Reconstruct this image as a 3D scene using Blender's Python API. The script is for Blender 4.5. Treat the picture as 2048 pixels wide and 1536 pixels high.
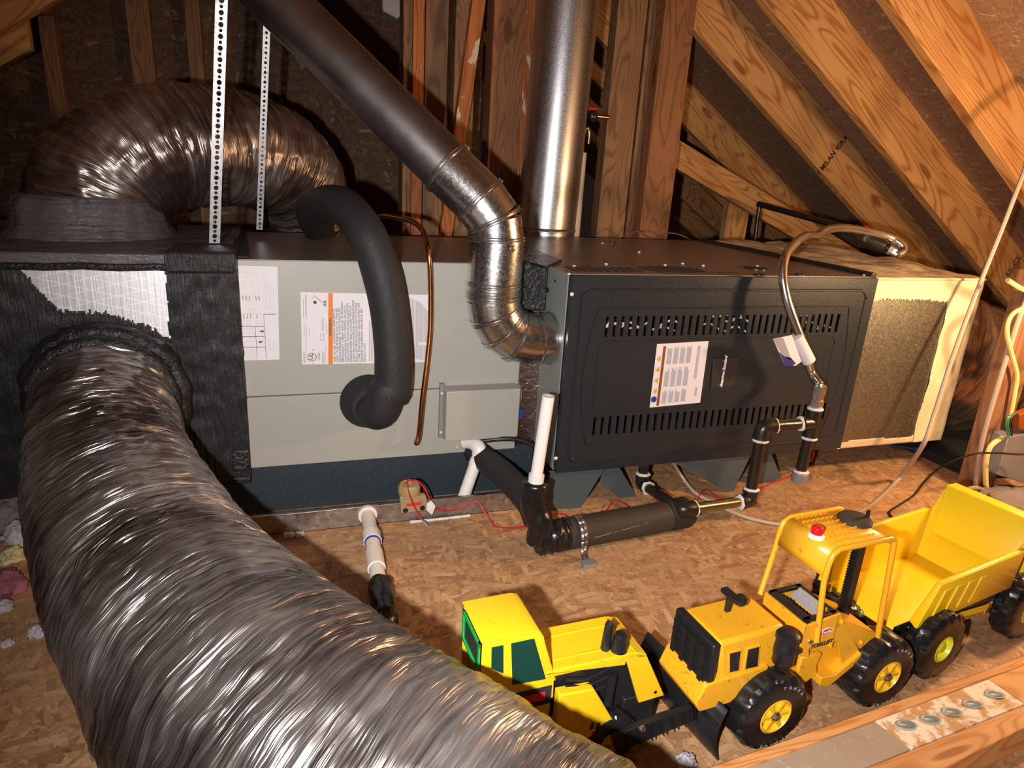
import bpy, math, random
from mathutils import Vector, Matrix, noise
random.seed(4)
for o in list(bpy.data.objects): bpy.data.objects.remove(o)
S = bpy.context.scene
COL = S.collection
# ------------------------------------------------------------------ camera
F = 1338.86
CP = Vector((-.5726, -1.3281, .7799)); YAW, PIT, ROL = .3321, .31, .0612
FW = Vector((math.sin(YAW)*math.cos(PIT), math.cos(YAW)*math.cos(PIT), -math.sin(PIT)))
R0 = Vector((math.cos(YAW), -math.sin(YAW), 0)); U0 = R0.cross(FW)
RT = math.cos(ROL)*R0 + math.sin(ROL)*U0; UP = -math.sin(ROL)*R0 + math.cos(ROL)*U0
cam = bpy.data.cameras.new('camera'); camo = bpy.data.objects.new('camera', cam); COL.objects.link(camo)
cam.sensor_width = 36; cam.lens = F*36/2048; cam.clip_start = .02
m = Matrix((RT, UP, -FW)).transposed().to_4x4(); m.translation = CP; camo.matrix_world = m
S.camera = camo
# ------------------------------------------------------------------ light, exposure
w = bpy.data.worlds.new('attic_air'); S.world = w; w.use_nodes = True
w.node_tree.nodes['Background'].inputs[0].default_value = (.9, .62, .45, 1)
w.node_tree.nodes['Background'].inputs[1].default_value = .012
def lamp(name, loc, energy, color, radius, kind='POINT'):
    l = bpy.data.lights.new(name, kind); l.energy = energy; l.color = color; l.shadow_soft_size = radius
    o = bpy.data.objects.new(name, l); COL.objects.link(o); o.location = loc; return o
lamp('flash_light', CP - RT*.10 - UP*.03 - FW*.02, 92, (1, .945, .91), .012, 'SPOT')
fl_l = bpy.data.objects['flash_light']; fl_l.data.spot_size = math.radians(112); fl_l.data.spot_blend = 1.0
fl_l.rotation_euler = (FW*1.0+RT*.16+UP*.0).to_track_quat('-Z', 'Y').to_euler()      # the flash beside the lens
lamp('work_light', (1.10, -.52, .66), 31, (1, .62, .31), .04)                     # warm work lamp right of the frame
S.view_settings.view_transform = 'Standard'; S.view_settings.look = 'None'
S.view_settings.gamma = 1; S.view_settings.use_curve_mapping = False; S.view_settings.exposure = 0.12

# ------------------------------------------------------------------ helpers
def ray(px, py): return FW + (px-1024)/F*RT - (py-768)/F*UP
def at(px, py, ax, v):
    d = ray(px, py); return CP + d*((v-CP[ax])/d[ax])
def X(px, py, v): return at(px, py, 0, v)
def Y(px, py, v): return at(px, py, 1, v)
def Z(px, py, v): return at(px, py, 2, v)
class Fr:                                    # a turned upright frame for the toys
    def __init__(s, ox, oy, deg):
        a = math.radians(deg); s.o = Vector((ox, oy, 0)); s.x = Vector((math.cos(a), math.sin(a), 0)); s.y = Vector((-math.sin(a), math.cos(a), 0))
    def w(s, u, v, z): return s.o + s.x*u + s.y*v + Vector((0, 0, z))
    def on(s, px, py, v):                    # where a sight line meets the upright plane v
        d = ray(px, py); t = (v-(CP-s.o).dot(s.y))/d.dot(s.y); p = CP+d*t
        return ((p-s.o).dot(s.x), p.z)
    def z(s, px, py, z):
        p = Z(px, py, z)-s.o; return (p.dot(s.x), p.dot(s.y))
def cr(ps, n=8):
    ps = [Vector(p) for p in ps]; 
    if len(ps) < 3: return ps
    ps = [2*ps[0]-ps[1]]+ps+[2*ps[-1]-ps[-2]]; o = []
    for i in range(1, len(ps)-2):
        a, b, c, d = ps[i-1:i+3]
        for k in range(n):
            t = k/n; o.append(.5*((2*b)+(c-a)*t+(2*a-5*b+4*c-d)*t*t+(3*b-a-3*c+d)*t**3))
    o.append(ps[-2]); return o
def frames(q):
    T = []; n = len(q)
    for i in range(n):
        t = (q[min(i+1, n-1)]-q[max(i-1, 0)]); T.append(t.normalized())
    a = Vector((0, 0, 1)) if abs(T[0].z) < .9 else Vector((1, 0, 0))
    u = (a - T[0]*a.dot(T[0])).normalized(); o = []
    for t in T:
        u = (u - t*u.dot(t)).normalized(); o.append((t, u, t.cross(u)))
    return o
class MB:
    def __init__(s): s.v = []; s.f = []; s.uv = []; s.mi = []; s.cur = 0
    def add(s, vs, fs, uvs=None):
        b = len(s.v); s.v += [Vector(p) for p in vs]
        for k, f in enumerate(fs):
            s.f.append([b+i for i in f]); s.mi.append(s.cur)
            s.uv.append(uvs[k] if uvs else [(0, 0)]*len(f))
        return s
    def box(s, lo, hi, ax=None, c=None):
        x0, y0, z0 = lo; x1, y1, z1 = hi
        P = [Vector(p) for p in ((x0,y0,z0),(x1,y0,z0),(x1,y1,z0),(x0,y1,z0),(x0,y0,z1),(x1,y0,z1),(x1,y1,z1),(x0,y1,z1))]
        if ax: P = [c+ax[0]*p.x+ax[1]*p.y+ax[2]*p.z for p in P]
        return s.add(P, [(0,3,2,1),(4,5,6,7),(0,1,5,4),(1,2,6,5),(2,3,7,6),(3,0,4,7)])
    def fbox(s, fr, lo, hi): return s.box(lo, hi, (fr.x, fr.y, Vector((0, 0, 1))), fr.o)
    def prism(s, pts, vec):
        n = len(pts); pts = [Vector(p) for p in pts]; vec = Vector(vec)
        nn = Vector((0, 0, 0))
        for i in range(n): nn += pts[i].cross(pts[(i+1) % n])
        if nn.dot(vec) > 0: pts = pts[::-1]
        return s.add(pts+[p+vec for p in pts], [list(range(n)), list(range(2*n-1, n-1, -1))]+[(i, i+n, (i+1) % n+n, (i+1) % n) for i in range(n)])
    def tube(s, q, r, n=12, cap=True, fn=None):
        q = [Vector(p) for p in q]; fr = frames(q); vs = []; L = len(q)
        for i, p in enumerate(q):
            rr = r[i] if isinstance(r, (list, tuple)) else r
            for j in range(n):
                a = 2*math.pi*j/n; k = rr*(fn(i, a) if fn else 1)
                vs.append(p+(fr[i][1]*math.cos(a)+fr[i][2]*math.sin(a))*k)
        fs = [(i*n+j, i*n+(j+1) % n, (i+1)*n+(j+1) % n, (i+1)*n+j) for i in range(L-1) for j in range(n)]
        if cap: fs += [list(range(n-1, -1, -1)), [(L-1)*n+j for j in range(n)]]
        return s.add(vs, fs)
    def cyl(s, a, b, r, n=16, r2=None): return s.tube([a, b], [r, r if r2 is None else r2], n)
    def lathe(s, c, ax, prof, n=24, cap=True):
        ax = Vector(ax).normalized(); c = Vector(c); a = Vector((0, 0, 1)) if abs(ax.z) < .9 else Vector((1, 0, 0))
        u = (a-ax*a.dot(ax)).normalized(); v = ax.cross(u); vs = []
        for r, h in prof:
            for j in range(n):
                t = 2*math.pi*j/n; vs.append(c+ax*h+(u*math.cos(t)+v*math.sin(t))*r)
        L = len(prof)
        fs = [(i*n+j, i*n+(j+1) % n, (i+1)*n+(j+1) % n, (i+1)*n+j) for i in range(L-1) for j in range(n)]
        if cap: fs += [list(range(n-1, -1, -1)), [(L-1)*n+j for j in range(n)]]
        return s.add(vs, fs)
    def ball(s, c, r, n=12, sq=(1, 1, 1)):
        c = Vector(c); vs = []; m_ = n//2
        for i in range(m_+1):
            p = math.pi*i/m_
            for j in range(n):
                t = 2*math.pi*j/n; vs.append(c+Vector((math.sin(p)*math.cos(t)*r*sq[0], math.sin(p)*math.sin(t)*r*sq[1], math.cos(p)*r*sq[2])))
        return s.add(vs, [(i*n+j, (i+1)*n+j, (i+1)*n+(j+1) % n, i*n+(j+1) % n) for i in range(m_) for j in range(n)])
    def lumber(s, p0, p1, wv, dv):           # p0,p1 centre line, wv,dv half-size vectors; uv in metres along / around
        p0, p1, wv, dv = map(Vector, (p0, p1, wv, dv)); L = (p1-p0).length; b = len(s.v)
        c = [p+a*wv+e*dv for p in (p0, p1) for a, e in ((-1,-1),(1,-1),(1,1),(-1,1))]
        W = 2*wv.length; D = 2*dv.length; fs = []; us = []; o = 0
        for i in range(4):
            k = (i+1) % 4; wd = W if i % 2 == 0 else D
            fs.append((i, k, k+4, i+4)); us.append([(0, o), (0, o+wd), (L, o+wd), (L, o)]); o += wd
        fs += [(3, 2, 1, 0), (4, 5, 6, 7)]; us += [[(0, 0), (0, D*.1), (.02, D*.1), (.02, 0)]]*2
        if wv.cross(dv).dot(p1-p0) < 0: fs = [f[::-1] for f in fs]; us = [u[::-1] for u in us]
        return s.add(c, fs, us)
WP = {}
def obj(name, mb, mat, parent=None, label=None, kind=None, smooth=40, bevel=0, noshift=False):
    vs = mb.v; lo = [min(p[i] for p in vs) for i in range(3)]; hi = [max(p[i] for p in vs) for i in range(3)]
    base = Vector(((lo[0]+hi[0])/2, (lo[1]+hi[1])/2, lo[2]))
    if noshift: base = Vector((0, 0, 0))
    me = bpy.data.meshes.new(name); me.from_pydata([p-base for p in vs], [], mb.f)
    for mm in (mat if isinstance(mat, (list, tuple)) else [mat]): me.materials.append(mm)
    me.polygons.foreach_set('material_index', mb.mi)
    uvl = me.uv_layers.new(name='UVMap'); flat = []
    for u in mb.uv:
        for a in u: flat += [a[0], a[1]]
    uvl.data.foreach_set('uv', flat)
    me.polygons.foreach_set('use_smooth', [True]*len(me.polygons)); me.update()
    if smooth < 180: me.set_sharp_from_angle(angle=math.radians(smooth))
    o = bpy.data.objects.new(name, me); COL.objects.link(o); WP[o.name] = base
    if parent: o.parent = parent; o.location = base-WP[parent.name]
    else: o.location = base
    if label: o['label'] = label
    if kind: o['kind'] = kind
    if bevel:
        b = o.modifiers.new('bevel', 'BEVEL'); b.width = bevel; b.segments = 2; b.limit_method = 'ANGLE'; b.angle_limit = .6; b.harden_normals = False
    return o
def root(name, label, cat, loc, group=None):
    o = bpy.data.objects.new(name, None); COL.objects.link(o); o.location = loc; o.empty_display_size = .02
    WP[o.name] = Vector(loc); o['label'] = label; o['category'] = cat
    if group: o['group'] = group
    return o
def thing(name, mb, mat, label, cat, group=None, **k):
    o = obj(name, mb, mat, None, label, **k); o['category'] = cat
    if group: o['group'] = group
    return o
def text(name, s, size, org, xd, yd, mat, parent, align='LEFT', shear=0, bold=0, depth=.0003, label=None):
    cu = bpy.data.curves.new('lettering', 'FONT'); cu.body = s; cu.size = size; cu.align_x = align; cu.shear = shear; cu.offset = bold
    cu.extrude = depth/2; cu.resolution_u = 3
    to = bpy.data.objects.new('tmp_text', cu); COL.objects.link(to)
    dg = bpy.context.evaluated_depsgraph_get(); me = bpy.data.meshes.new_from_object(to.evaluated_get(dg))
    bpy.data.objects.remove(to); xd = Vector(xd).normalized(); yd = Vector(yd).normalized(); nd = xd.cross(yd); org = Vector(org)
    mb = MB(); mb.add([org+xd*v.co.x+yd*v.co.y+nd*v.co.z for v in me.vertices], [list(p.vertices) for p in me.polygons])
    bpy.data.meshes.remove(me)
    return obj(name, mb, mat, parent, label)

# ------------------------------------------------------------------ materials
class NT:
    def __init__(s, name):
        s.m = bpy.data.materials.new(name); s.m.use_nodes = True; s.t = s.m.node_tree; s.b = s.t.nodes['Principled BSDF']
    def n(s, typ, ins=None, **k):
        x = s.t.nodes.new(typ)
        for a, b in k.items(): setattr(x, a, b)
        for a, b in (ins or {}).items(): s.set(x.inputs[a], b)
        return x
    def set(s, sock, v):
        if isinstance(v, bpy.types.NodeSocket): s.t.links.new(v, sock)
        else: sock.default_value = v
    def math(s, op, a, b=0, c=None):
        x = s.n('ShaderNodeMath', operation=op); s.set(x.inputs[0], a); s.set(x.inputs[1], b)
        if c is not None: s.set(x.inputs[2], c)
        return x.outputs[0]
    def mix(s, f, a, b):
        x = s.n('ShaderNodeMix', data_type='RGBA'); s.set(x.inputs[0], f); s.set(x.inputs[6], a); s.set(x.inputs[7], b); return x.outputs[2]
    def ramp(s, f, st):
        x = s.n('ShaderNodeValToRGB'); s.set(x.inputs[0], f); e = x.color_ramp.elements
        while len(e) < len(st): e.new(.5)
        for i, (p, c) in enumerate(st): e[i].position = p; e[i].color = c if len(c) == 4 else (*c, 1)
        return x.outputs[0]
    def co(s, kind='Object'): return s.n('ShaderNodeTexCoord').outputs[kind]
    def map(s, v, sc=(1, 1, 1), rot=(0, 0, 0), loc=(0, 0, 0)):
        return s.n('ShaderNodeMapping', {'Vector': v, 'Scale': sc, 'Rotation': rot, 'Location': loc}).outputs[0]
    def mapr(s, v, sc, ang, loc):             # turn first, then stretch
        x = s.n('ShaderNodeMapping', {'Vector': v, 'Scale': (1/sc[0], 1/sc[1], 1), 'Rotation': (0, 0, math.radians(ang)), 'Location': loc}, vector_type='TEXTURE'); return x.outputs[0]
    def noise(s, v, sc=5, det=3, ro=.5, dis=0):
        return s.n('ShaderNodeTexNoise', {'Vector': v, 'Scale': sc, 'Detail': det, 'Roughness': ro, 'Distortion': dis}).outputs[0]
    def bump(s, h, st=.3, d=.01):
        x = s.n('ShaderNodeBump', {'Height': h, 'Strength': st, 'Distance': d}); s.set(s.b.inputs['Normal'], x.outputs[0]); return x
    def p(s, **k):
        for a, b in k.items(): s.set(s.b.inputs[a.replace('_', ' ')], b)
def c4(*c): return (*c, 1)
def sr(r, g, b):
    f = lambda x: x/12.92 if x <= .04045 else ((x+.055)/1.055)**2.4
    return (f(r/255), f(g/255), f(b/255), 1)
def paint(name, col, rough=.4, metal=0, var=.12, nsc=30, bump=.05, spec=.5, coat=0, dirt=None):
    t = NT(name); v = t.co(); n = t.noise(v, nsc, 4, .6); n2 = t.noise(v, 4, 5, .65)
    dk = tuple(x*(1-var*2) for x in col[:3])+(1,); lt = tuple(min(1, x*(1+var)) for x in col[:3])+(1,)
    c = t.mix(n2, dk, lt)
    if dirt: c = t.mix(t.ramp(t.noise(v, nsc*2.2, 6, .7), [(.60, (0, 0, 0)), (.68, (1, 1, 1))]), c, dirt)
    t.p(Base_Color=c, Metallic=metal, Roughness=t.math('MULTIPLY_ADD', n, .25, rough-.12)); t.b.inputs['Specular IOR Level'].default_value = spec
    if coat: t.b.inputs['Coat Weight'].default_value = coat; t.b.inputs['Coat Roughness'].default_value = .15
    if bump: t.bump(n, bump, .004)
    return t.m
def flat(name, col, rough=.6): 
    t = NT(name); t.p(Base_Color=col, Roughness=rough); return t.m
def osb(name, axes, pal, dark=(.05, .03, .018), bump=.35, sc=1.0, wear=None, stain=None):
    t = NT(name); sx = t.n('ShaderNodeSeparateXYZ', {'Vector': t.co()})
    cv = t.n('ShaderNodeCombineXYZ'); t.set(cv.inputs[0], sx.outputs[axes[0]]); t.set(cv.inputs[1], sx.outputs[axes[1]])
    wob = t.n('ShaderNodeTexNoise', {'Vector': cv.outputs[0], 'Scale': 14., 'Detail': 2.}); 
    vv = t.n('ShaderNodeVectorMath', operation='MULTIPLY_ADD'); t.set(vv.inputs[0], wob.outputs['Color']); vv.inputs[1].default_value = (.014, .014, 0); t.set(vv.inputs[2], cv.outputs[0])
    col = None; hs = None
    for i, (ang, sa, sb, th) in enumerate([(12, 15, 52, 0), (-38, 16, 60, .30), (58, 17, 66, .45), (28, 14, 56, .45), (-70, 19, 74, .58), (-14, 15, 60, .52), (82, 18, 70, .70), (5, 15, 66, .66)]):
        vo = t.n('ShaderNodeTexVoronoi', {'Vector': t.mapr(vv.outputs[0], (sa*sc, sb*sc), ang, (i*3.7, i*1.3, 0)), 'Scale': 1.0}, voronoi_dimensions='2D', feature='F1', distance='CHEBYCHEV')
        se = t.n('ShaderNodeSeparateColor', {'Color': vo.outputs['Color']})
        c = t.ramp(se.outputs[0], pal)
        if col is None: col, hs = c, se.outputs[1]
        else:
            k = t.math('MULTIPLY', t.math('GREATER_THAN', se.outputs[2], th), t.math('LESS_THAN', vo.outputs['Distance'], .44))
            col = t.mix(k, col, c)
            eg = t.ramp(vo.outputs['Distance'], [(.34, (0, 0, 0)), (.43, (1, 1, 1)), (.45, (0, 0, 0))])
            col = t.mix(t.math('MULTIPLY', t.math('MULTIPLY', eg, k), .35), col, c4(*dark))
            h = t.n('ShaderNodeMix'); t.set(h.inputs[0], k); t.set(h.inputs[2], hs); t.set(h.inputs[3], t.math('ADD', se.outputs[1], .25*i)); hs = h.outputs[0]
    g = t.math('MULTIPLY', t.noise(t.mapr(cv.outputs[0], (40, 300), 20, (0, 0, 0)), 1, 3, .6), t.math('MULTIPLY', t.noise(t.mapr(cv.outputs[0], (40, 300), -50, (0, 0, 0)), 1, 3, .6), 2.0))
    col = t.mix(t.math('MULTIPLY', g, .45), col, c4(*dark))
    sp = t.ramp(t.noise(cv.outputs[0], 40*sc, 4, .7), [(.63, (0, 0, 0)), (.70, (1, 1, 1))])
    col = t.mix(t.math('MULTIPLY', sp, .55), col, c4(*dark))
    if stain:
        dn = t.n('ShaderNodeVectorMath', operation='DISTANCE'); t.set(dn.inputs[0], cv.outputs[0]); dn.inputs[1].default_value = stain
        nz = t.noise(t.mapr(cv.outputs[0], (16, 90), 20, (0, 0, 0)), 1, 4, .7)
        k = t.math('MULTIPLY', t.ramp(dn.outputs['Value'], [(.08, (1, 1, 1)), (.26, (0, 0, 0))]), t.ramp(nz, [(.44, (0, 0, 0)), (.56, (1, 1, 1))])); col = t.mix(t.math('MULTIPLY', k, .9), col, (.02, .014, .012, 1))
    if wear: col = t.mix(t.math('MULTIPLY', t.ramp(t.noise(cv.outputs[0], 2.3, 4, .6), [(.45, (0, 0, 0)), (.7, (1, 1, 1))]), .5), col, wear)
    t.p(Base_Color=col, Roughness=.7); t.b.inputs['Specular IOR Level'].default_value = .3
    t.bump(t.math('ADD', hs, t.math('MULTIPLY', g, .4)), bump, .003); return t.m
def wood(name, a, b, c, knots=True, rough=.6, blotch=None):
    t = NT(name); uv = t.co('UV'); oi = t.n('ShaderNodeObjectInfo').outputs['Random']
    off = t.n('ShaderNodeCombineXYZ'); t.set(off.inputs[0], t.math('MULTIPLY', oi, 37)); t.set(off.inputs[1], t.math('MULTIPLY', oi, 11))
    av = t.n('ShaderNodeVectorMath', operation='ADD'); t.set(av.inputs[0], uv); t.set(av.inputs[1], off.outputs[0]); v = av.outputs[0]
    n = t.noise(t.map(v, (1.1, 7, 1)), 1, 2, .4, .6)
    rg = t.math('SINE', t.math('MULTIPLY', n, 120)); rg = t.math('MULTIPLY_ADD', rg, .5, .5)
    fine = t.noise(t.map(v, (7, 330, 1)), 1, 3, .6); big = t.noise(t.map(v, (2.2, 5, 1)), 1, 3)
    col = t.mix(t.math('POWER', rg, 3.5), a, b); col = t.mix(t.math('MULTIPLY', fine, .5), col, b); col = t.mix(t.ramp(big, [(.45, (0, 0, 0)), (.7, (1, 1, 1))]), col, t.mix(.5, col, c))
    if knots:
        vo = t.n('ShaderNodeTexVoronoi', {'Vector': t.map(v, (1.1, 3.2, 1)), 'Scale': 1.0}, voronoi_dimensions='2D')
        k = t.ramp(vo.outputs['Distance'], [(.035, (1, 1, 1)), (.055, (0, 0, 0))]); col = t.mix(t.math('MULTIPLY', k, .85), col, c)
    if blotch: col = t.mix(t.ramp(t.noise(t.map(v, (9, 22, 1)), 1, 4, .65, .4), [(.60, (0, 0, 0)), (.63, (1, 1, 1))]), col, blotch)
    t.p(Base_Color=col, Roughness=rough); t.b.inputs['Specular IOR Level'].default_value = .25
    t.bump(t.math('ADD', rg, fine), .12, .002); return t.m
def galv(name, col=(.55, .55, .55), rough=.3, spang=45, bump=.08, var=.35, rv=.18):
    t = NT(name); v = t.co(); vo = t.n('ShaderNodeTexVoronoi', {'Vector': v, 'Scale': float(spang)}); se = t.n('ShaderNodeSeparateColor', {'Color': vo.outputs['Color']})
    n = t.noise(v, 6, 5, .6)
    c = t.mix(se.outputs[0], tuple(x*(1-var) for x in col)+(1,), c4(*col)); c = t.mix(t.math('MULTIPLY', n, .4), c, tuple(x*.5 for x in col)+(1,))
    t.p(Base_Color=c, Metallic=1., Roughness=t.math('MULTIPLY_ADD', se.outputs[1], rv, rough-rv/3)); t.bump(t.math('ADD', se.outputs[2], t.noise(v, 60, 3)), bump, .002); return t.m
def foil(name, hi=(.80, .77, .75), lo=(.14, .11, .10), rough=.20, dirt=.8, su=150, sv=6, bst=1.0):
    t = NT(name); uv = t.co('UV')
    wv = t.n('ShaderNodeTexNoise', {'Vector': t.map(uv, (9, 5, 1)), 'Scale': 1.0, 'Detail': 2.0}); va = t.n('ShaderNodeVectorMath', operation='MULTIPLY_ADD'); t.set(va.inputs[0], wv.outputs['Color']); va.inputs[1].default_value = (.03, 0, 0); t.set(va.inputs[2], uv); uw = va.outputs[0]
    st1 = t.noise(t.map(uw, (su, sv, 1), (0, 0, 0)), 1, 3, .6); st2 = t.noise(t.map(uw, (su*2.4, sv*2.5, 1)), 1, 2, .6)
    st0 = t.noise(t.map(uw, (su*.33, sv*.7, 1)), 1, 3, .55)
    fac = t.n('ShaderNodeTexVoronoi', {'Vector': t.map(uw, (su*.13, sv*1.0, 1)), 'Scale': 1.0}, voronoi_dimensions='2D')
    bg = t.noise(t.map(uv, (5, 3.5, 1)), 1, 4, .6, .3)
    dm = t.ramp(t.math('ADD', t.math('MULTIPLY', bg, .55), t.math('MULTIPLY', st1, .45)), [(.5-dirt*.12, (0, 0, 0)), (.62, (1, 1, 1))])
    col = t.mix(dm, c4(*lo), c4(*hi)); col = t.mix(t.math('MULTIPLY', st2, .45), col, c4(*[x*.4 for x in hi]))
    t.p(Base_Color=col, Metallic=.93, Roughness=t.math('MULTIPLY_ADD', bg, .5, rough-.14))
    hf = None
    for fs_, fv_ in ((.14, 1.3), (.30, 2.6)):
        mp = t.map(uw, (su*fs_, sv*fv_, 1)); vo = t.n('ShaderNodeTexVoronoi', {'Vector': mp, 'Scale': 1.0}, voronoi_dimensions='2D')
        df = t.n('ShaderNodeVectorMath', operation='SUBTRACT'); t.set(df.inputs[0], mp); t.set(df.inputs[1], vo.outputs['Position'])
        cc = t.n('ShaderNodeVectorMath', operation='SUBTRACT'); t.set(cc.inputs[0], vo.outputs['Color']); cc.inputs[1].default_value = (.5, .5, .5)
        dt_ = t.n('ShaderNodeVectorMath', operation='DOT_PRODUCT'); t.set(dt_.inputs[0], df.outputs[0]); t.set(dt_.inputs[1], cc.outputs[0])
        hf = dt_.outputs['Value'] if hf is None else t.math('ADD', hf, t.math('MULTIPLY', dt_.outputs['Value'], .5))
    h = t.math('ADD', t.math('MULTIPLY', hf, .9), t.math('MULTIPLY', st1, .30)); h = t.math('ADD', h, t.math('ADD', t.math('MULTIPLY', st2, .10), t.math('MULTIPLY', st0, .5)))
    t.bump(h, bst, .014); return t.m
def mastic(name, col, rough=.4, sc=(260, 60, 16), b=.7):
    t = NT(name); v = t.co(); n = t.noise(t.map(v, sc), 1, 4, .6, .4); n2 = t.noise(v, 14, 5, .65)
    t.p(Base_Color=t.mix(n2, tuple(x*.55 for x in col[:3])+(1,), col), Roughness=t.math('MULTIPLY_ADD', n2, .35, rough-.15)); t.bump(t.math('ADD', n, t.math('MULTIPLY', n2, .8)), b, .008); return t.m
OP = [(0, (.36, .19, .09)), (.25, (.54, .285, .13)), (.6, (.61, .34, .155)), (.88, (.71, .44, .22)), (1, (.48, .24, .12))]
M = {}
M['floor'] = osb('osb_floor', (0, 1), OP, wear=(.38, .22, .12, 1), stain=(.90, -.10, 0))
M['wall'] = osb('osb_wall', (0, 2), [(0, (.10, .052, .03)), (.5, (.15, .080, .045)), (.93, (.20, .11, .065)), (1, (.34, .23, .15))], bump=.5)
M['deck'] = osb('osb_deck', (1, 0), [(0, (.36, .21, .13)), (.5, (.41, .245, .15)), (.93, (.46, .28, .17)), (1, (.62, .44, .28))], sc=1.3, bump=.2)
M['rafter'] = wood('rafter_pine', sr(222, 172, 112), sr(176, 116, 62), sr(140, 84, 44))
M['stud'] = wood('aged_stud', sr(156, 118, 84), sr(118, 84, 58), sr(78, 54, 38))
M['stud_red'] = wood('reddish_stud', sr(166, 114, 76), sr(130, 86, 54), sr(104, 64, 42))
M['post'] = wood('brown_post', sr(150, 108, 80), sr(118, 80, 56), sr(84, 56, 40))
M['stud_glue'] = wood('glue_smeared_stud', sr(196, 120, 64), sr(152, 88, 46), sr(100, 60, 34), blotch=sr(205, 185, 165))
M['board'] = wood('fresh_board', sr(220, 165, 105), sr(190, 125, 70), sr(150, 88, 44))
M['coil'] = paint('grey_enamel', (.36, .35, .312, 1), .42, 0, .04, 200, .02, .5)
M['side'] = paint('grey_green_enamel', (.20, .225, .21, 1), .42, 0, .05, 200, .02, .5)
M['casetop'] = paint('enamel_painted_reflection', (.21, .165, .14, 1), .34, 0, .04, 12, .0, .7)  # brown of reflected wood and warm light is put into the base colour
M['door'] = paint('dark_slate_enamel', (.018, .0215, .026, 1), .36, 0, .05, 220, .02, .55)
M['navy'] = paint('dark_navy_panel', (.025, .037, .047, 1), .5, 0, .15, 60, .03, .4, dirt=(.10, .10, .10, 1))
M['leg'] = paint('blue_grey_steel', (.10, .125, .13, 1), .45, .3, .15, 20, .05)
M['galv'] = galv('galvanised_steel', (.72, .71, .70), .25, 240, .0, .14, .08)
M['galv_dusty'] = paint('dusty_galvanised_steel', (.33, .30, .30, 1), .40, 1, .16, 9, 0)
M['galv_duct'] = galv('galvanised_duct_steel', (.44, .43, .36), .42, 200, .015, .25, .1)
M['flue'] = galv('brushed_flue_steel', (.66, .66, .69), .33, 600, .02, .08)
M['alu'] = galv('scuffed_aluminium', (.58, .52, .48), .42, 90, .04, .25)
M['strap'] = galv('perforated_strap_steel', (.46, .46, .48), .38, 220, .03, .1)
M['foil'] = foil('foil_duct_jacket')
M['foil_up'] = foil('foil_duct_jacket_upper', (.76, .70, .67), (.22, .16, .14), .22, .6, 120, 5, .9)
M['foil_tape'] = paint('foil_tape', (.60, .44, .40, 1), .22, 1, .3, 70, 1.0)
M['foil_right'] = foil('foil_duct_jacket_right', (.8, .72, .62), (.4, .26, .18), .20, .3, 70, 5, .9)
M['skirt'] = mastic('dusty_skirt', (.17, .15, .155, 1), .38, (16, 16, 130), .9)
M['black_mastic'] = mastic('black_mastic', (.022, .022, .026, 1), .42)
M['black_mastic_ring'] = mastic('black_mastic_ring', (.018, .018, .020, 1), .32, (90, 90, 90))
M['yellow_mastic'] = mastic('cream_mastic', (.94, .80, .50, 1), .6, (60, 60, 25), .25)
M['tan_mastic'] = mastic('dusty_cream_mastic', (.78, .62, .40, 1), .6, (8, 60, 60), .35)
M['tape'] = paint('black_tape', (.012, .010, .010, 1), .28, 0, .3, 40, .25)
M['foam'] = paint('black_foam', (.020, .019, .021, 1), .62, 0, .15, 80, .25, .35)
M['foam_brown'] = paint('dusty_foam', (.05, .036, .028, 1), .6, 0, .2, 60, .2, .35)
M['copper'] = paint('copper', (.62, .27, .10, 1), .24, 1, .18, 20, .02)
M['pvc'] = paint('white_pvc', (.78, .70, .62, 1), .35, 0, .04, 20, .01, dirt=(.45, .36, .28, 1))
M['pvc_clean'] = paint('clean_white_pvc', (.80, .76, .72, 1), .35, 0, .02, 20, .01)
M['cream_pvc'] = paint('cream_pvc', (.50, .42, .32, 1), .45, 0, .05)
M['iron'] = paint('black_iron', (.075, .063, .05, 1), .30, .75, .25, 60, .15)
M['brassy'] = paint('brassy_iron', (.30, .25, .13, 1), .24, .9, .2, 40, .05)
M['dope'] = paint('white_thread_dope', (.75, .71, .66, 1), .6, 0, .1, 120, .4)
M['flex'] = paint('stainless_flex', (.74, .72, .70, 1), .24, 1, .1)
M['screw'] = paint('white_screw', (.8, .78, .76, 1), .35, .3, .05)
M['label'] = flat('label_paper', sr(218, 213, 217)); M['ink'] = flat('black_ink', (.02, .02, .025, 1)); M['ink_grey'] = flat('grey_ink', (.36, .34, .36, 1)); M['ink_faint'] = flat('faint_ink', (.55, .52, .54, 1))
M['orange'] = flat('orange_band', sr(226, 120, 20)); M['rust'] = flat('rust_band', sr(140, 66, 18)); M['red'] = flat('red_ink', sr(196, 40, 50)); M['blue'] = flat('blue_ink', sr(30, 50, 150)); M['navy_ink'] = flat('navy_ink', sr(36, 36, 120)); M['yellow_ink'] = flat('yellow_ink', sr(200, 165, 20)); M['white'] = flat('white_print', sr(235, 232, 225))
M['silver_print'] = flat('silver_print', sr(150, 146, 150)); M['badge'] = paint('black_badge', (.035, .032, .030, 1), .25, 0, .05)
M['void'] = flat('dark_inside', (.006, .006, .007, 1), .9)
M['beige'] = paint('beige_plastic', (.34, .24, .12, 1), .45, 0, .08)
M['redwire'] = flat('red_wire', sr(190, 24, 44), .4); M['ywire'] = flat('yellow_wire', sr(190, 150, 20), .4); M['gwire'] = flat('green_wire', sr(60, 130, 95), .4)
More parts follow.
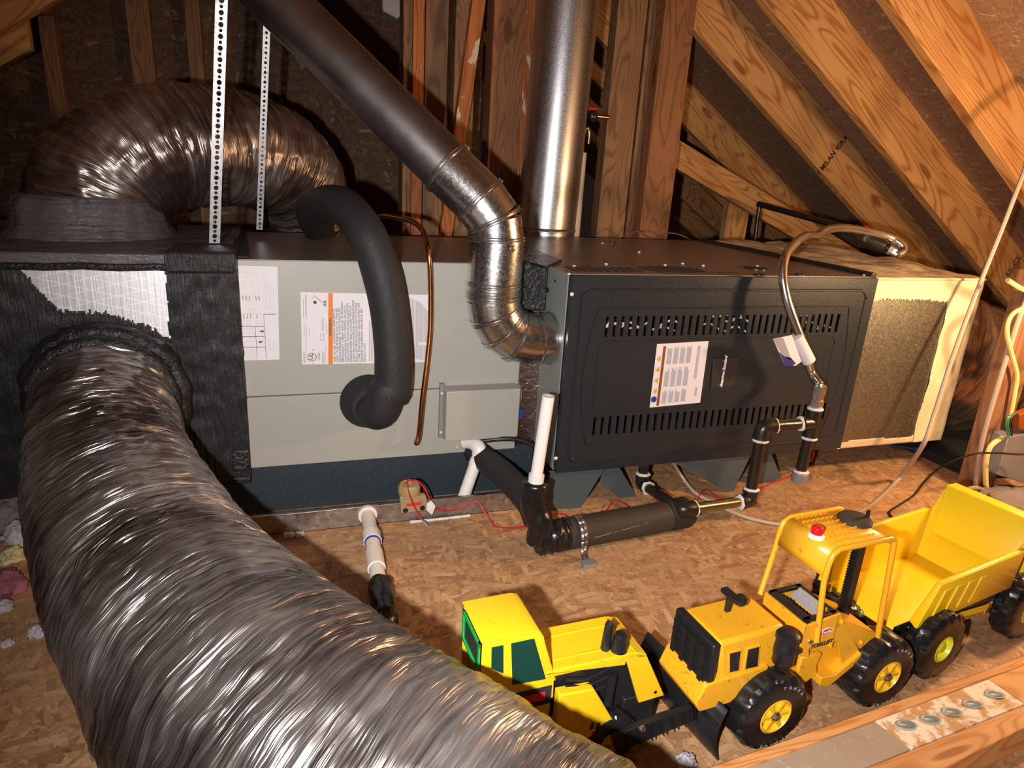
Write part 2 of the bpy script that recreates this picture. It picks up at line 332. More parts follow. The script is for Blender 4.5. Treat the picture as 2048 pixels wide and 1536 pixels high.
M['cable'] = flat('white_cable', sr(196, 178, 158), .45); M['cable_grey'] = flat('grey_cable', sr(172, 152, 138), .45); M['cable_y'] = flat('cream_cable', sr(232, 205, 130), .45); M['brownwire'] = flat('brown_wire', sr(110, 66, 48), .5); M['darkwire'] = flat('dark_wire', sr(44, 30, 26), .5)
M['yel'] = paint('bright_yellow_plastic', (.80, .51, .012, 1), .32, 0, .02, 30, .01, .5, dirt=(.55, .38, .02, 1))
M['yel2'] = paint('dump_yellow_plastic', (.95, .63, .010, 1), .36, 0, .02, 30, .01)
M['ory'] = paint('orange_yellow_enamel', (.83, .40, .018, 1), .30, 0, .03, 40, .02, .5, dirt=(.42, .17, .03, 1))
M['rubber'] = paint('black_toy_plastic', (.013, .013, .014, 1), .30, 0, .3, 60, .1)
M['blackp'] = paint('black_plastic', (.012, .013, .016, 1), .38, 0, .2, 50, .05)
M['dusty'] = paint('dusty_black_plastic', (.05, .052, .056, 1), .5, 0, .3, 50, .1)
M['hub'] = paint('yellow_hub_plastic', (.85, .50, .02, 1), .35, 0, .05); M['hub2'] = paint('lemon_hub_plastic', (.72, .68, .03, 1), .35, 0, .05)
M['glassg'] = paint('dark_green_window', (.006, .045, .035, 1), .12, 0, .1, 10, 0, .6); M['greenp'] = paint('bright_green_frame', (.01, .42, .08, 1), .3, 0, .05)
M['nickel'] = paint('nickel_screw', (.6, .6, .58, 1), .3, 1, .1); M['redlens'] = paint('red_lens', (.75, .01, .015, 1), .15, 0, .1); M['wlens'] = paint('white_lens_base', (.85, .85, .82, 1), .3)
M['gasket'] = paint('grey_galvanised_box', (.30, .29, .29, 1), .5, .4, .1)
def fluffm(n, c): 
    t = NT(n); t.p(Base_Color=c, Roughness=.95); t.bump(t.noise(t.co(), 120, 5, .7), .8, .01); return t.m
M['fluff_w'] = fluffm('white_fluff', (.62, .58, .62, 1)); M['fluff_p'] = fluffm('pink_fluff', (.42, .14, .18, 1)); M['fluff_y'] = fluffm('yellow_fluff', (.72, .66, .36, 1)); M['fluff_g'] = fluffm('grey_fluff', (.30, .26, .25, 1)); M['membrane'] = paint('dark_sheet', (.022, .026, .032, 1), .6, 0, .3, 20, .4)
M['plate_ply'] = paint('worn_plywood', (.42, .33, .24, 1), .75, 0, .2, 30, .3, .2, dirt=(.5, .45, .38, 1))
def glue():
    t = NT('white_glue_on_wood'); v = t.co(); n = t.noise(v, 26, 5, .65, .3)
    t.p(Base_Color=t.mix(t.ramp(n, [(.44, (0, 0, 0)), (.52, (1, 1, 1))]), sr(190, 145, 95), sr(232, 218, 196)), Roughness=.7); t.bump(n, .5, .004); return t.m
M['glue'] = glue(); M['dimple'] = paint('blue_grey_filler', (.20, .25, .28, 1), .45, .1, .35, 60, .3)
def fsk():
    t = NT('scrim_foil'); sx = t.n('ShaderNodeSeparateXYZ', {'Vector': t.co()}); x, z = sx.outputs[0], sx.outputs[2]
    ls = None
    for a, b, k, wd in ((1, .0, 74, .035), (.26, 1, 44, .035), (-.26, 1, 44, .035)):
        u = t.math('ADD', t.math('MULTIPLY', x, a*k), t.math('MULTIPLY', z, b*k)); f = t.math('ABSOLUTE', t.math('SUBTRACT', t.math('FRACT', u), .5)); l = t.math('LESS_THAN', f, wd)
        ls = l if ls is None else t.math('MAXIMUM', ls, l)
    n = t.noise(t.map(t.co(), (200, 1, 12)), 1, 3)
    t.p(Base_Color=t.mix(ls, (.74, .73, .76, 1), (.92, .90, .92, 1)), Metallic=.7, Roughness=t.math('MULTIPLY_ADD', n, .3, .32)); t.bump(t.math('ADD', ls, n), .25, .002); return t.m
M['fsk'] = fsk()

def struct(name, mb, mat, parent=None, **k):
    o = obj(name, mb, mat, parent, **k)
    if not parent: o['kind'] = 'structure'
    return o
# ------------------------------------------------------------------ setting
SL = .667; HR = 2.05; HL = 2.10      # roof planes: z = HR - SL x  and  z = HL + SL x
RX = (HR-HL)/(2*SL); RZ = HR-SL*RX
p = [(-2.7, -3.6), (2.9, -3.6), (2.9, -.6)] 
e1, e2 = Z(1790, 890, 0), Z(1940, 958, 0)
mb = MB().prism([(-2.7, -3.6, 0), (-.80, -3.6, 0), (-.80, -1.2, 0), (1.1, -1.2, 0), (1.1, -3.6, 0), (2.9, -3.6, 0), (2.9, e2.y-.25, 0), (e2.x, e2.y, 0), (e1.x, e1.y, 0), (1.0, 1.6, 0), (-.9, 1.7, 0), (-2.7, 1.7, 0)], (0, 0, -.018))
floor = struct('floor', mb, M['floor'], smooth=20)
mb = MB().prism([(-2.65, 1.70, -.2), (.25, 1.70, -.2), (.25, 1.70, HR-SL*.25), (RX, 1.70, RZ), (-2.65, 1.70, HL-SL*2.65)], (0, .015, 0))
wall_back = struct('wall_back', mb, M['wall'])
def deck(sgn, x0, x1, y0, y1, H):
    f = (lambda x: HR-SL*x) if sgn > 0 else (lambda x: HL+SL*x)
    return MB().prism([(x0, y0, f(x0)), (x1, y0, f(x1)), (x1, y1, f(x1)), (x0, y1, f(x0))], (0, 0, .015))
ceil_r = struct('ceiling_right', deck(1, RX, 3.1, -3.6, 4.2, HR), M['deck'])
ceil_l = struct('ceiling_left', deck(-1, -2.8, RX, -3.6, 1.7, HL), M['deck'])
def lum(name, p0, p1, wv, dv, mat, parent=None, bevel=.0015, **k): return obj(name, MB().lumber(p0, p1, wv, dv), mat, parent, bevel=bevel, smooth=30, **k)
for i, y in enumerate((.21, .60, 1.01, 1.67, 2.07, 2.47, 2.87)):
    dz = .20 if i < 3 else .19
    xs = .30 if y > 1.3 else .32
    lum('rafter', (xs, y+.019, HR-SL*xs-dz/2), (2.95, y+.019, HR-SL*2.95-dz/2), (0, .019, 0), (0, 0, dz/2), M['rafter'], ceil_r)
a, b = Y(109, 0, .985), Y(0, 63, .985)
for y, mt in ((.985, M['rafter']),):
    h = a.z-SL*a.x
    lum('rafter', (-2.4, y+.019, h-2.4*SL+.10), (RX-.1, y+.019, h+SL*(RX-.1)+.10), (0, .019, 0), (0, 0, .10), mt, ceil_l)
q0, q1, q2 = Y(62, 30, 1.05), Y(65, 101, 1.05), Y(0, 137, 1.05)
hh = (q0.z-q1.z)/2; sl2 = (q1.z-q2.z)/(q1.x-q2.x)
lum('rafter', (q1.x-1.0, 1.05, q1.z+hh-1.0*sl2), (q1.x, 1.05, q1.z+hh), (0, .019, 0), (0, 0, hh), M['rafter'], ceil_l)
# faint studs on the gable wall
for pa, pb, wd in (((273, 5), (292, 160), .075), ((386, 5), (394, 165), .05), ((96, 130), (132, 240), .05)):
    a, b = Y(*pa, 1.66), Y(*pb, 1.66); x = (a.x+b.x)/2
    lum('stud', (x, 1.67, .0), (x, 1.67, HL+SL*x-.02), (wd/2, 0, 0), (0, .028, 0), M['stud'], wall_back)
a = Y(1638, 352, 1.008); xd = (Y(1670, 310, 1.008)-a).normalized()
text('lettering', "1 MILAN 9SR.M", .030, a, xd, Vector((0, -1, 0)).cross(xd), M['ink'], ceil_r, bold=.0006)
a = Y(2016, 556, .208); xd = (Y(2038, 523, .208)-a).normalized()
text('lettering', "5S-CS", .030, a, xd, Vector((0, -1, 0)).cross(xd), M['ink'], ceil_r, bold=.0008)
# eave truss pieces seen behind the furnace
rt = root('roof_truss', 'low sloping truss chord and short post in the dark eave behind the furnace', 'truss', (1.3, 1.27, .45))
a, b, c = Y(1358, 277, 1.25), Y(1358, 338, 1.25), Y(1594, 478, 1.25)
sl3 = (c.z-b.z)/(c.x-b.x); zc = (a.z+b.z)/2; dd = (a.z-b.z)/2-.004
lum('chord', (a.x-.15, 1.27, zc-.15*sl3), (a.x+1.5, 1.27, zc+1.5*sl3), (0, .019, 0), (0, 0, dd), M['rafter'], rt)
a, b, c = Y(1457, 403, 1.30), Y(1495, 430, 1.30), Y(1453, 492, 1.30)
lum('post', ((a.x+b.x)/2, 1.31, .0), ((a.x+b.x)/2, 1.31, (a.z+b.z)/2+.03), ((b.x-a.x)/2, 0, 0), (0, .019, 0), M['rafter'], rt)
# upright studs of the chase behind the furnace
def stud(px0, px1, y, mat, label, top=None, dep=.044, lean=None, py=440):
    a, b = Y(px0, py, y), Y(px1, py, y); x = (a.x+b.x)/2; hw = (b.x-a.x)/2
    tp = min(HR-SL*max(x+hw, RX), HL+SL*min(x-hw, 9), RZ)-.09
    mb = MB().lumber((x, y+dep, 0), (x, y+dep, tp), (hw, 0, 0), (0, dep, 0))
    return thing('stud', mb, mat, label, 'stud', 'upright studs behind the furnace', bevel=.0015, smooth=30)
stud(804, 822, 1.04, M['stud'], 'narrow grey-brown stud, leftmost of the cluster behind the slanted vent pipe')
stud(822, 843, 1.02, M['stud_glue'], 'thin orange stud with white glue smears, second from left of the cluster')
stud(845, 887, 1.05, M['stud'], 'wide grey weathered stud just right of the thin glue-smeared stud')
stud(900, 938, 1.06, M['stud'], 'grey-brown stud behind the leaning orange lath')
stud(970, 1029, 1.01, M['stud_red'], 'wide reddish-brown stud left of the round flue')
stud(1029, 1046, 1.012, M['stud_glue'], 'slim orange stud half hidden by the left edge of the round flue')
stud(1196, 1250, 1.02, M['stud'], 'grey-brown stud just right of the white upright pipe', dep=.03)
stud(1254, 1282, 1.06, M['stud'], 'grey side stud of the doubled post right of the flue')
stud(1282, 1339, 1.0, M['stud_red'], 'broad reddish front stud of the doubled post right of the flue')
a0, a1 = Y(956, 0, .96), Y(887, 490, .96)
d = (a0-a1).normalized(); wv = d.cross(Vector((0, 1, 0)))*.021
thing('stud', MB().lumber(a1-d*.75, a0+d*.22, wv, (0, .016, 0)), M['stud_glue'], 'leaning orange lath with white glue smears, crossing behind the slanted vent pipe', 'stud', bevel=.001)
# unseen depth of the chase: a dark panel closes it
# ------------------------------------------------------------------ furnace
ZB, ZT, L = .1105, .5705, .8414
fr_ = root('furnace', 'dark slate horizontal furnace with slotted louvre door and grey cabinet', 'furnace', (L/2, .4, 0))
mb = MB(); mb.box((0, .004, ZB), (.003, .80, ZT)); mb.box((L-.003, .004, ZB), (L, .80, ZT)); mb.box((0, .797, ZB), (L, .80, ZT)); mb.box((0, .004, ZB), (L, .80, ZB+.003))
cab = obj('cabinet', mb, M['side'], fr_, bevel=.001)
mb = MB(); 
# top sheet with a slotted corner and a round slotted patch, slots laid on as dark bars for the shade inside
mb.box((0, .004, ZT), (L, .80, ZT+.003)); top = obj('top_panel', mb, M['casetop'], fr_, 'top panel with a brown reflection painted into its colour', bevel=.001)
mb = MB()
for k in range(9):
    x = .03+k*.020; mb.box((x, .035, ZT+.0022), (x+.009, .11, ZT+.0034))
for k in range(14):
    x = .215+k*.0125; h = .055*math.sqrt(max(0, 1-((k-6.5)/7.2)**2)); mb.box((x, .085-h, ZT+.0022), (x+.006, .085+h, ZT+.0034))
mb.box((.40, .04, ZT+.0022), (.46, .046, ZT+.0034)); obj('vent_slot', mb, M['void'], fr_, 'dark vent slots', kind='stuff')
for px, py, r in ((1513, 538, .030), (1518, 551, .014), (1600, 550, .012)): obj('knockout', MB().lathe(Z(px, py, ZT+.0025), (0, 0, 1), [(r, 0), (r, .003), (r*.7, .004)], 24), M['blackp'], fr_, 'black plug on the top panel')
def screw(p, n, r=.004, par=None):
    mb = MB(); mb.lathe(p, n, [(r*.5, -.001), (r, .0005), (r, .002), (r*.6, .0035)], 10); return obj('screw', mb, M['screw'], par or fr_)
for px, py in ((1148, 533), (1138, 549), (1205, 487), (1278, 505), (1212, 529), (1330, 531), (1365, 528), (1406, 532), (1514, 533), (1728, 551)): screw(Z(px, py, ZT+.003), (0, 0, 1), .0042)
# door: sheet with two rows of real slots
DX0, DX1, DZ0, DZ1 = .004, L-.002, ZB-.002, ZT+.001
def row(px0, py0, px1, py1): a = Y(px0, py0, -.012); b = Y(px1, py1, -.012); return a, b
tl, tr_, tb = Y(1218, 632, -.012), Y(1677, 626, -.012), Y(1213, 672, -.012)
bl, br_, bb = Y(1190, 832, -.012), Y(1640, 808, -.012), Y(1190, 868, -.012)
zu1, zu0 = (Y(1215, 634, -.012).z+Y(1677, 627, -.012).z)/2, (Y(1211, 674, -.012).z+Y(1675, 664, -.012).z)/2
zl1, zl0 = (Y(1188, 833, -.012).z+Y(1640, 808, -.012).z)/2, (Y(1190, 870, -.012).z+Y(1640, 838, -.012).z)/2
ux0, ux1 = Y(1211, 650, -.012).x, Y(1678, 645, -.012).x; lx0, lx1 = Y(1186, 850, -.012).x, Y(1650, 820, -.012).x
mb = MB(); t = .012
y0, y1 = -t, -.0105
for z0, z1 in ((DZ0, zl0), (zl1, zu0), (zu1, DZ1)): mb.box((DX0, y0, z0), (DX1, y1, z1))
for (x0, x1, z0, z1) in ((ux0, ux1, zu0, zu1), (lx0, lx1, zl0, zl1)):
    N = 34; st = (x1-x0)/(N-.5); sw = st*.40
    mb.box((DX0, y0, z0), (x0, y1, z1)); mb.box((x1, y0, z0), (DX1, y1, z1))
    for k in range(N-1): mb.box((x0+k*st+sw, y0, z0), (x0+(k+1)*st, y1, z1))
for lo, hi in (((DX0, y1, DZ0), (DX0+.0015, .004, DZ1)), ((DX1-.0015, y1, DZ0), (DX1, .004, DZ1)), ((DX0, y1, DZ0), (DX1, .004, DZ0+.0015)), ((DX0, y1, DZ1-.0015), (DX1, .004, DZ1))): mb.box(lo, hi)
door = obj('door', mb, M['door'], fr_, 'dark slate door with two rows of slots')
# pressed outline beads on the door
def bead(pts, r=.0034, closed=True, name='bead'):
    q = [Vector((p[0], -.012, p[1])) for p in pts]
    if closed: q.append(q[0]); q.append(q[1])
    return MB().tube(q, r, 6, False)
def rrect(x0, z0, x1, z1, r, n=6):
    o = []
    for cx, cz, a0 in ((x1-r, z1-r, 0), (x0+r, z1-r, 90), (x0+r, z0+r, 180), (x1-r, z0+r, 270)):
        for k in range(n+1): a = math.radians(a0+90*k/n); o.append((cx+r*math.cos(a), cz+r*math.sin(a)))
    return o
DW = DX1-DX0
obj('bead', bead(rrect(DX0+.028, DZ0+.028, DX1-.028, DZ1-.030, .022)), M['door'], door)
bow = []
for k in range(13): a = k/12; bow.append((DX0+.068-.022*math.sin(math.pi*a)+.0, zl0-.022+(zu1+.018-zl0+.022)*a))
bow += [(DX1-.075+.022*math.sin(math.pi*(1-a/12))*1.0, zu1+.018-(zu1+.018-zl0+.022)*a/12) for a in range(13)]
obj('bead', bead(bow, .0024), M['door'], door)
zi0, zi1 = zl1+.010, zu0-.010
obj('bead', bead(rrect(DX0+.078, zi0, DX1-.098, zi1, .018), .0016), M['door'], door)
for px, py in ((1143, 588), (1111, 916)): p = Y(px, py, -.012); screw(Vector((p.x, -.013, p.z)), (0, -1, 0), .0045, door)
# dim inner parts seen through the slots
mb = MB(); mb.box((.01, .05, ZB+.01), (L-.01, .06, ZT-.01)); obj('inner_panel', mb, M['void'], fr_)
mb = MB(); rnd = random.Random(9)
for k in range(15):
    x = .09+rnd.random()*.64; z = zu0+.005+rnd.random()*(zu1-zu0-.01) if k < 19 else zl0+.01+rnd.random()*.02
    q = cr([(x-.03, .02, z-.02*rnd.random()), (x, .012+.01*rnd.random(), z), (x+.03, .02, z+.03*rnd.random()-.015)], 4); mb.tube(q, .0022, 5)
obj('inner_wiring', mb, M['pvc_clean'], fr_, 'pale wires glimpsed through the slots', kind='stuff')
# warning label on the door
lab = [Y(*p, -.0125) for p in ((1299, 815), (1400, 805), (1417, 682), (1314, 688))]
n_ = Vector((0, -.0006, 0)); lb = obj('warning_label', MB().prism(lab, n_), M['label'], door, 'white warning label with brown band and yellow triangles')
o_, xd, yd = lab[0], (lab[1]-lab[0]), (lab[3]-lab[0]); W_ = xd.length; H_ = yd.length
def lp(u, v, k=.0013): return o_+xd*u+yd*v+Vector((0, -k, 0))
def lq(mb, u0, v0, u1, v1, k=.001): return mb.prism([lp(u0, v0, k), lp(u1, v0, k), lp(u1, v1, k), lp(u0, v1, k)], (0, -.0003, 0))
obj('band', lq(MB(), .125, .02, .175, .96), M['rust'], lb)
mb = MB()
for k, v in enumerate((.26, .43, .60, .77)): mb.prism([lp(.095, v-.045), lp(.095, v+.045), lp(.025, v)], (0, -.0004, 0))
obj('warning_triangle', mb, M['yellow_ink'], lb, 'four yellow warning triangles')
obj('blue_disc', MB().lathe(lp(.06, .13), (0, -1, 0), [(.0075, 0), (.0075, .0005)], 16), M['blue'], lb)
mb = MB(); rnd = random.Random(3)
for v0, v1 in ((.04, .27), (.30, .62), (.66, .95)):
    for c in range(4):
        for l in range(6):
            u = .22+c*.125+l*.0155; lq(mb, u, v0+rnd.random()*.02, u+.007, v1-rnd.random()*.06)
for l in range(3): lq(mb, .80+l*.02, .40, .808+l*.02, .93); 
for l in range(4): lq(mb, .86+l*.012, .12, .865+l*.012, .26)
obj('fine_print', mb, M['ink_grey'], lb, kind='stuff')
# badge with slanted script
bd = [Y(*p, -.0125) for p in ((1420, 777), (1468, 772), (1477, 714), (1426, 717))]
bg = obj('badge', MB().prism(bd, (0, -.003, 0)), M['badge'], door, 'small black badge with white script', bevel=.004)
a = Y(1444, 774, -.0165); xd_ = (Y(1454, 717, -.0165)-a)
text('lettering', 'American Standard', xd_.length/7.15, a, xd_, Vector((0, -1, 0)).cross(xd_), M['white'], bg, shear=.35, bold=.0006)
# legs under the furnace
for i, (P, yy) in enumerate((([(1098, 942), (1211, 934), (1159, 1037), (1095, 1019)], .004), ([(1207, 936), (1237, 932), (1270, 1023), (1238, 1008), (1199, 966)], .03), ([(1345, 924), (1502, 909), (1464, 1000), (1451, 1001)], .004), ([(1502, 910), (1542, 905), (1563, 957), (1535, 984), (1505, 966)], .03))):
    q = [Y(*p, yy) for p in P]; q = [Vector((v.x, v.y, max(v.z, .001))) for v in q]
    obj('leg', MB().prism(q, (0, .002, 0)), M['leg'], fr_)
for x in (.06, .78): obj('leg', MB().prism([(x, .70, ZB), (x+.14, .70, ZB), (x+.09, .70, 0), (x+.05, .70, 0)], (0, .002, 0)), M['leg'], fr_)
mb = MB(); c = X(1096, 580, -.001); mb.lathe((-.001, c.y, c.z), (-1, 0, 0), [(.006, 0), (.006, .0008)], 12); c = X(1110, 562, -.001); mb.lathe((-.001, c.y, c.z), (-1, 0, 0), [(.004, 0), (.004, .0008)], 12)
obj('hole', mb, M['void'], fr_)
# ------------------------------------------------------------------ cooling coil cabinet
CY, CX0, CX1, CZ0, CZ1 = .124, -.690, -.055, .1185, .5752
cc = root('coil_cabinet', 'grey enamelled coil cabinet with white labels left of the dark furnace', 'cabinet', (-.36, .4, 0))
zs = (Y(486, 795, CY).z+Y(1040, 770, CY).z)/2
mb = MB(); mb.box((CX0, CY+.012, CZ0), (CX1, .66, CZ1-.002)); obj('cabinet_body', mb, M['coil'], cc, bevel=.001)
obj('cabinet_top', MB().box((CX0, CY+.002, CZ1-.002), (CX1, .66, CZ1+.001)), M['casetop'], cc, 'top with a brown reflection painted into its colour')
up = obj('upper_panel', MB().box((CX0, CY, zs+.001), (CX1, CY+.012, CZ1)), M['coil'], cc, bevel=.0015)
lo = obj('lower_panel', MB().box((CX0, CY-.001, CZ0), (CX1, CY+.011, zs-.001)), M['coil'], cc, bevel=.0015)
obj('foil_tape', MB().box((CX1, CY+.01, CZ0-.01), (0, CY+.03, zs+.07)), M['foil_tape'], cc, 'crinkled reddish foil tape strip in the gap')
mb = MB(); mb.box((CX1-.012, CY-.006, .468), (-.001, CY+.02, CZ1+.004)); obj('joint_mastic', mb, M['black_mastic_ring'], cc, 'black mastic in the joint beside the furnace', bevel=.004)
mb = MB().prism([Z(1046, 494, ZT+.004), Z(1124, 524, ZT+.004), Z(1092, 538, ZT+.004), Z(1020, 520, ZT+.004), Z(1020, 500, ZT+.004)], (0, 0, .006)); obj('joint_mastic', mb, M['black_mastic_ring'], cc, 'black mastic strip on top of the joint', bevel=.002)
# small junction cover box
jb = [Y(878, 780, CY), Y(1029, 777, CY), Y(1024, 880, CY), Y(884, 886, CY)]
e0, e1 = Y(893, 787, CY-.045), Y(1020, 881, CY-.045)
mb = MB().box((jb[0].x+.008, CY-.045, e1.z+.008), (jb[1].x+.0, CY, e0.z+.004)); jbo = obj('junction_box', mb, M['coil'], cc, 'plain grey box projecting from the lower panel', bevel=.002)
mb = MB().box((jb[0].x+.0, CY-.012, e1.z+.004), (jb[0].x+.010, CY, e0.z+.012)); obj('flange', mb, M['side'], jbo)
for z in (e0.z-.01, e1.z+.02): screw(Vector((jb[0].x+.004, CY-.013, z)), (0, -1, 0), .0035, jbo)
p = Y(1030, 775, CY-.006); obj('knob', MB().tube(cr([(p.x-.01, CY-.006, p.z+.002), (p.x+.006, CY-.008, p.z+.002), (p.x+.012, CY-.008, p.z-.01), (p.x+.010, CY-.008, p.z-.05)], 4), .0055, 8), M['cream_pvc'], jbo)
p = Y(1036, 822, CY-.01); obj('cap', MB().lathe((p.x-.004, CY-.001, p.z), (0, -1, 0), [(.009, 0), (.009, .018), (.012, .018), (.012, .028)], 16), M['blue'], jbo, 'round blue plastic cap')
p = Y(914, 893, CY); screw(Vector((p.x, CY-.001, p.z)), (0, -1, 0), .003, lo)
# labels on the upper panel
def sheet(name, P, label):
    q = [Y(*p, CY-.0004) for p in P]; return obj(name, MB().prism(q, (0, -.0005, 0)), M['label'], up, label), q[3], q[2]-q[3], q[0]-q[3]
s1, o1, x1_, y1_ = sheet('wiring_label', ((467, 531), (555, 533), (559, 719), (480, 721)), 'white wiring diagram label beside the black mastic')
def mk(o, x, y, k=.0012):
    def q(mb, u0, v0, u1, v1): 
        f = lambda u, v: o+x*u+y*v+Vector((0, -k, 0)); return mb.prism([f(u0, v0), f(u1, v0), f(u1, v1), f(u0, v1)], (0, -.0003, 0))
    return q
g1 = mk(o1, x1_, y1_); mb = MB(); rnd = random.Random(5)
for r_, v in enumerate((.93, .79, .66, .50, .38)):
    for c in range(6):
        if rnd.random() < .85:
            u = .12+c*.085
            for a_, b_, c_, d_ in ((u, v, u+.055, v+.004), (u, v+.05, u+.055, v+.054), (u, v, u+.006, v+.05), (u+.05, v, u+.055, v+.05), (u+.026, v-.05, u+.030, v)): g1(mb, a_, b_, c_, d_)
for l in range(8): g1(mb, .68+l*.035, .55+.0*l, .688+l*.035, .92-.02*l)
for l in range(7): g1(mb, .72+l*.035, .10, .728+l*.035, .25-.01*l)
for l in range(9): g1(mb, .14+l*.03, .02, .148+l*.03, .13)
for c in range(4):
    for r_ in range(5): g1(mb, .14+c*.07, .15+r_*.045, .155+c*.07, .17+r_*.045)
obj('wiring_diagram', mb, M['ink_faint'], s1, kind='stuff')
mb = MB()
for a_ in ((.66, .37, .66+.006, .02), (.66, .50, .97, .496), (.08, .37, .66, .366), (.08, .26, .66, .256), (.08, .145, .66, .141), (.43, .37, .436, .01), (.66, .5, .666, .02)): g1(mb, min(a_[0], a_[2]), min(a_[1], a_[3]), max(a_[0], a_[2])+.002, max(a_[1], a_[3])+.001)
for c, r_ in ((0, .64), (1, .64), (2, .64), (4, .64), (5, .64), (0, .46), (1, .46), (2, .46), (4, .46)): g1(mb, .17+c*.08, r_, .18+c*.08, r_+.045); g1(mb, .15+c*.08, r_+(.045 if r_ > .5 else -.004), .18+c*.08, r_+(.049 if r_ > .5 else 0))
for v, sg in ((.315, 1), (.20, -1)):
    g1(mb, .54, v-.006, .60, v+.006); f = lambda u, w_: o1+x1_*u+y1_*w_+Vector((0, -.0013, 0)); uu = .60 if sg > 0 else .54
    mb.prism([f(uu, v-.016), f(uu, v+.016), f(uu+.05*sg, v)], (0, -.0003, 0))
obj('wiring_diagram', mb, M['ink'], s1)
s2, o2, x2_, y2_ = sheet('warning_label', ((601, 584), (868, 590), (856, 724), (604, 729)), 'wide white warning label with orange bands and rotated text')
g2 = mk(o2, x2_, y2_)
def P2(px, py, k=.0013): return Y(px, py, CY-.0004)+Vector((0, -k, 0))
def band(px0, px1, col, y0=586, y1=728): return obj('orange_band', MB().prism([P2(px0, y0, .001), P2(px1, y0, .001), P2(px1, y1, .001), P2(px0, y1, .001)], (0, -.0003, 0)), col, s2)
band(656.5, 665.5, M['orange']); band(805.5, 814, M['orange'], 588, 725)
zd = Vector((0, 0, 1)); nx = Vector((-1, 0, 0))
def t2(s, px, py, hpx, mat, sh=0, bold=0, wpx=None): 
    a = P2(px, py, .0012); sc_ = (P2(px, py)-P2(px-hpx, py)).length/.72
    return text('lettering', s, sc_, a, zd, nx, mat, s2, bold=bold)
t2('WARNING', 663.5, 672, 5.6, M['ink'], bold=.0001)
LN = ['RISK OF FIRE. FLAMMABLE REFRIGERANT', 'USED. TO BE REPAIRED ONLY BY TRAINED', 'SERVICE PERSONNEL. DO NOT PUNCTURE', 'REFRIGERANT TUBING. DISPOSE OF PROPERLY', 'IN ACCORDANCE WITH FEDERAL OR LOCAL', 'REGULATIONS. SEE INSTALLERS GUIDE FOR', 'MINIMUM ROOM AREA. AUXILIARY DEVICES', 'WHICH MAY BE A POTENTIAL IGNITION SOURCE', 'SHALL NOT BE INSTALLED IN THE DUCTWORK', 'OTHER THAN AUXILIARY DEVICES LISTED FOR', 'USE WITH THE SPECIFIC APPLIANCE. SEE', 'INSTRUCTIONS.']
for i, s in enumerate(LN):
    t = t2(s, 671.6+i*5.45, 723.5, 4.05, M['ink'])
    me = t.data; zmx = max(v.co.z for v in me.vertices); k = (P2(671, 723.5-[107, 108, 107, 122, 114, 118, 112, 124, 120, 119, 107, 38][i])-P2(671, 723.5)).length/zmx
    for v in me.vertices: v.co.z *= k
t2('A2L', 652.5, 613, 6.2, M['ink'], bold=.0002); t2('LISTED', 640, 720, 3.8, M['ink']); t2('UL', 626, 719, 7.5, M['ink'], bold=.0002); t2('COMPONENT', 620, 674, 2.4, M['ink_grey']); t2('us', 628, 702, 3.6, M['ink']); t2('c', 628, 727, 3.6, M['ink'])
def ring(px, py, rp, rr, mat, n=24):
    a = P2(px, py); R_ = (P2(px+rp, py)-a).length; return obj('ring', MB().tube([a+Vector((R_*math.cos(t*math.pi*2/n), 0, R_*math.sin(t*math.pi*2/n))) for t in range(n+2)], rr, 4, False), mat, s2)
ring(624, 714, 8.5, .0006, M['ink'])
a = P2(629.5, 604); r_ = (P2(643, 604)-a).length; ds = [a+Vector((r_*math.cos(k*math.pi/2), 0, r_*math.sin(k*math.pi/2))) for k in range(4)]
obj('diamond', MB().tube(ds+ds[:2], .0006, 4, False), M['red'], s2, 'red outlined flame diamond')
mb = MB(); fp = [(-.35, -.1), (-.1, -.5), (.3, -.45), (.45, 0), (.3, .35), (.15, .15), (0, .5), (-.2, .2), (-.3, .35)]
mb.prism([a+Vector((u*r_*.62, -.0004, v*r_*.62)) for u, v in fp], (0, -.0003, 0)); obj('flame', mb, M['ink'], s2)
mb = MB(); rnd = random.Random(2)
def bar(px0, py0, px1, py1): mb.prism([P2(px0, py0, .001), P2(px1, py0, .001), P2(px1, py1, .001), P2(px0, py1, .001)], (0, -.0003, 0))
for x_, a_, b_ in ((606, 596, 636), (610, 590, 634), (612.5, 588, 640), (608, 646, 674), (612, 650, 724), (606.5, 703, 726), (609, 703, 726), (644, 700, 726), (647, 704, 726), (650, 692, 724), (652, 648, 668)): bar(x_, a_, x_+1.0, b_)
for k in range(3): bar(738+k*3.4, 640+k*4, 739.3+k*3.4, 722)
for k in range(9): bar(816+k*2.6, 594+k*1.2, 817.2+k*2.6, 720-rnd.random()*4)
for k in range(8): bar(838+k*2.4, 602+k*3, 839.2+k*2.4, 684)
for k in range(8): bar(838+k*2.4, 690, 839.2+k*2.4, 720)
obj('fine_print', mb, M['ink_grey'], s2, kind='stuff')
mb = MB()
for u in (0, 6): 
    for v in (0, 7): bar(641+u, 668+v, 642.2+u, 674+v)
bar(641, 668, 648.5, 669); bar(641, 680, 648.5, 681); bar(643.5, 638, 644.5, 662); bar(646.5, 636, 647.5, 660)
obj('booklet_symbol', mb, M['ink_grey'], s2)
# navy base panel behind the pan
mb = MB().box((-.80, CY+.006, .004), (-.003, CY+.010, CZ0+.004)); mb.box((-.80, CY+.006, .004), (-.796, .66, CZ0)); mb.box((-.80, .655, .004), (-.003, .66, CZ0))
thing('base_panel', mb, M['navy'], 'dark navy sheet panel under the grey coil cabinet', 'panel', bevel=.0005)
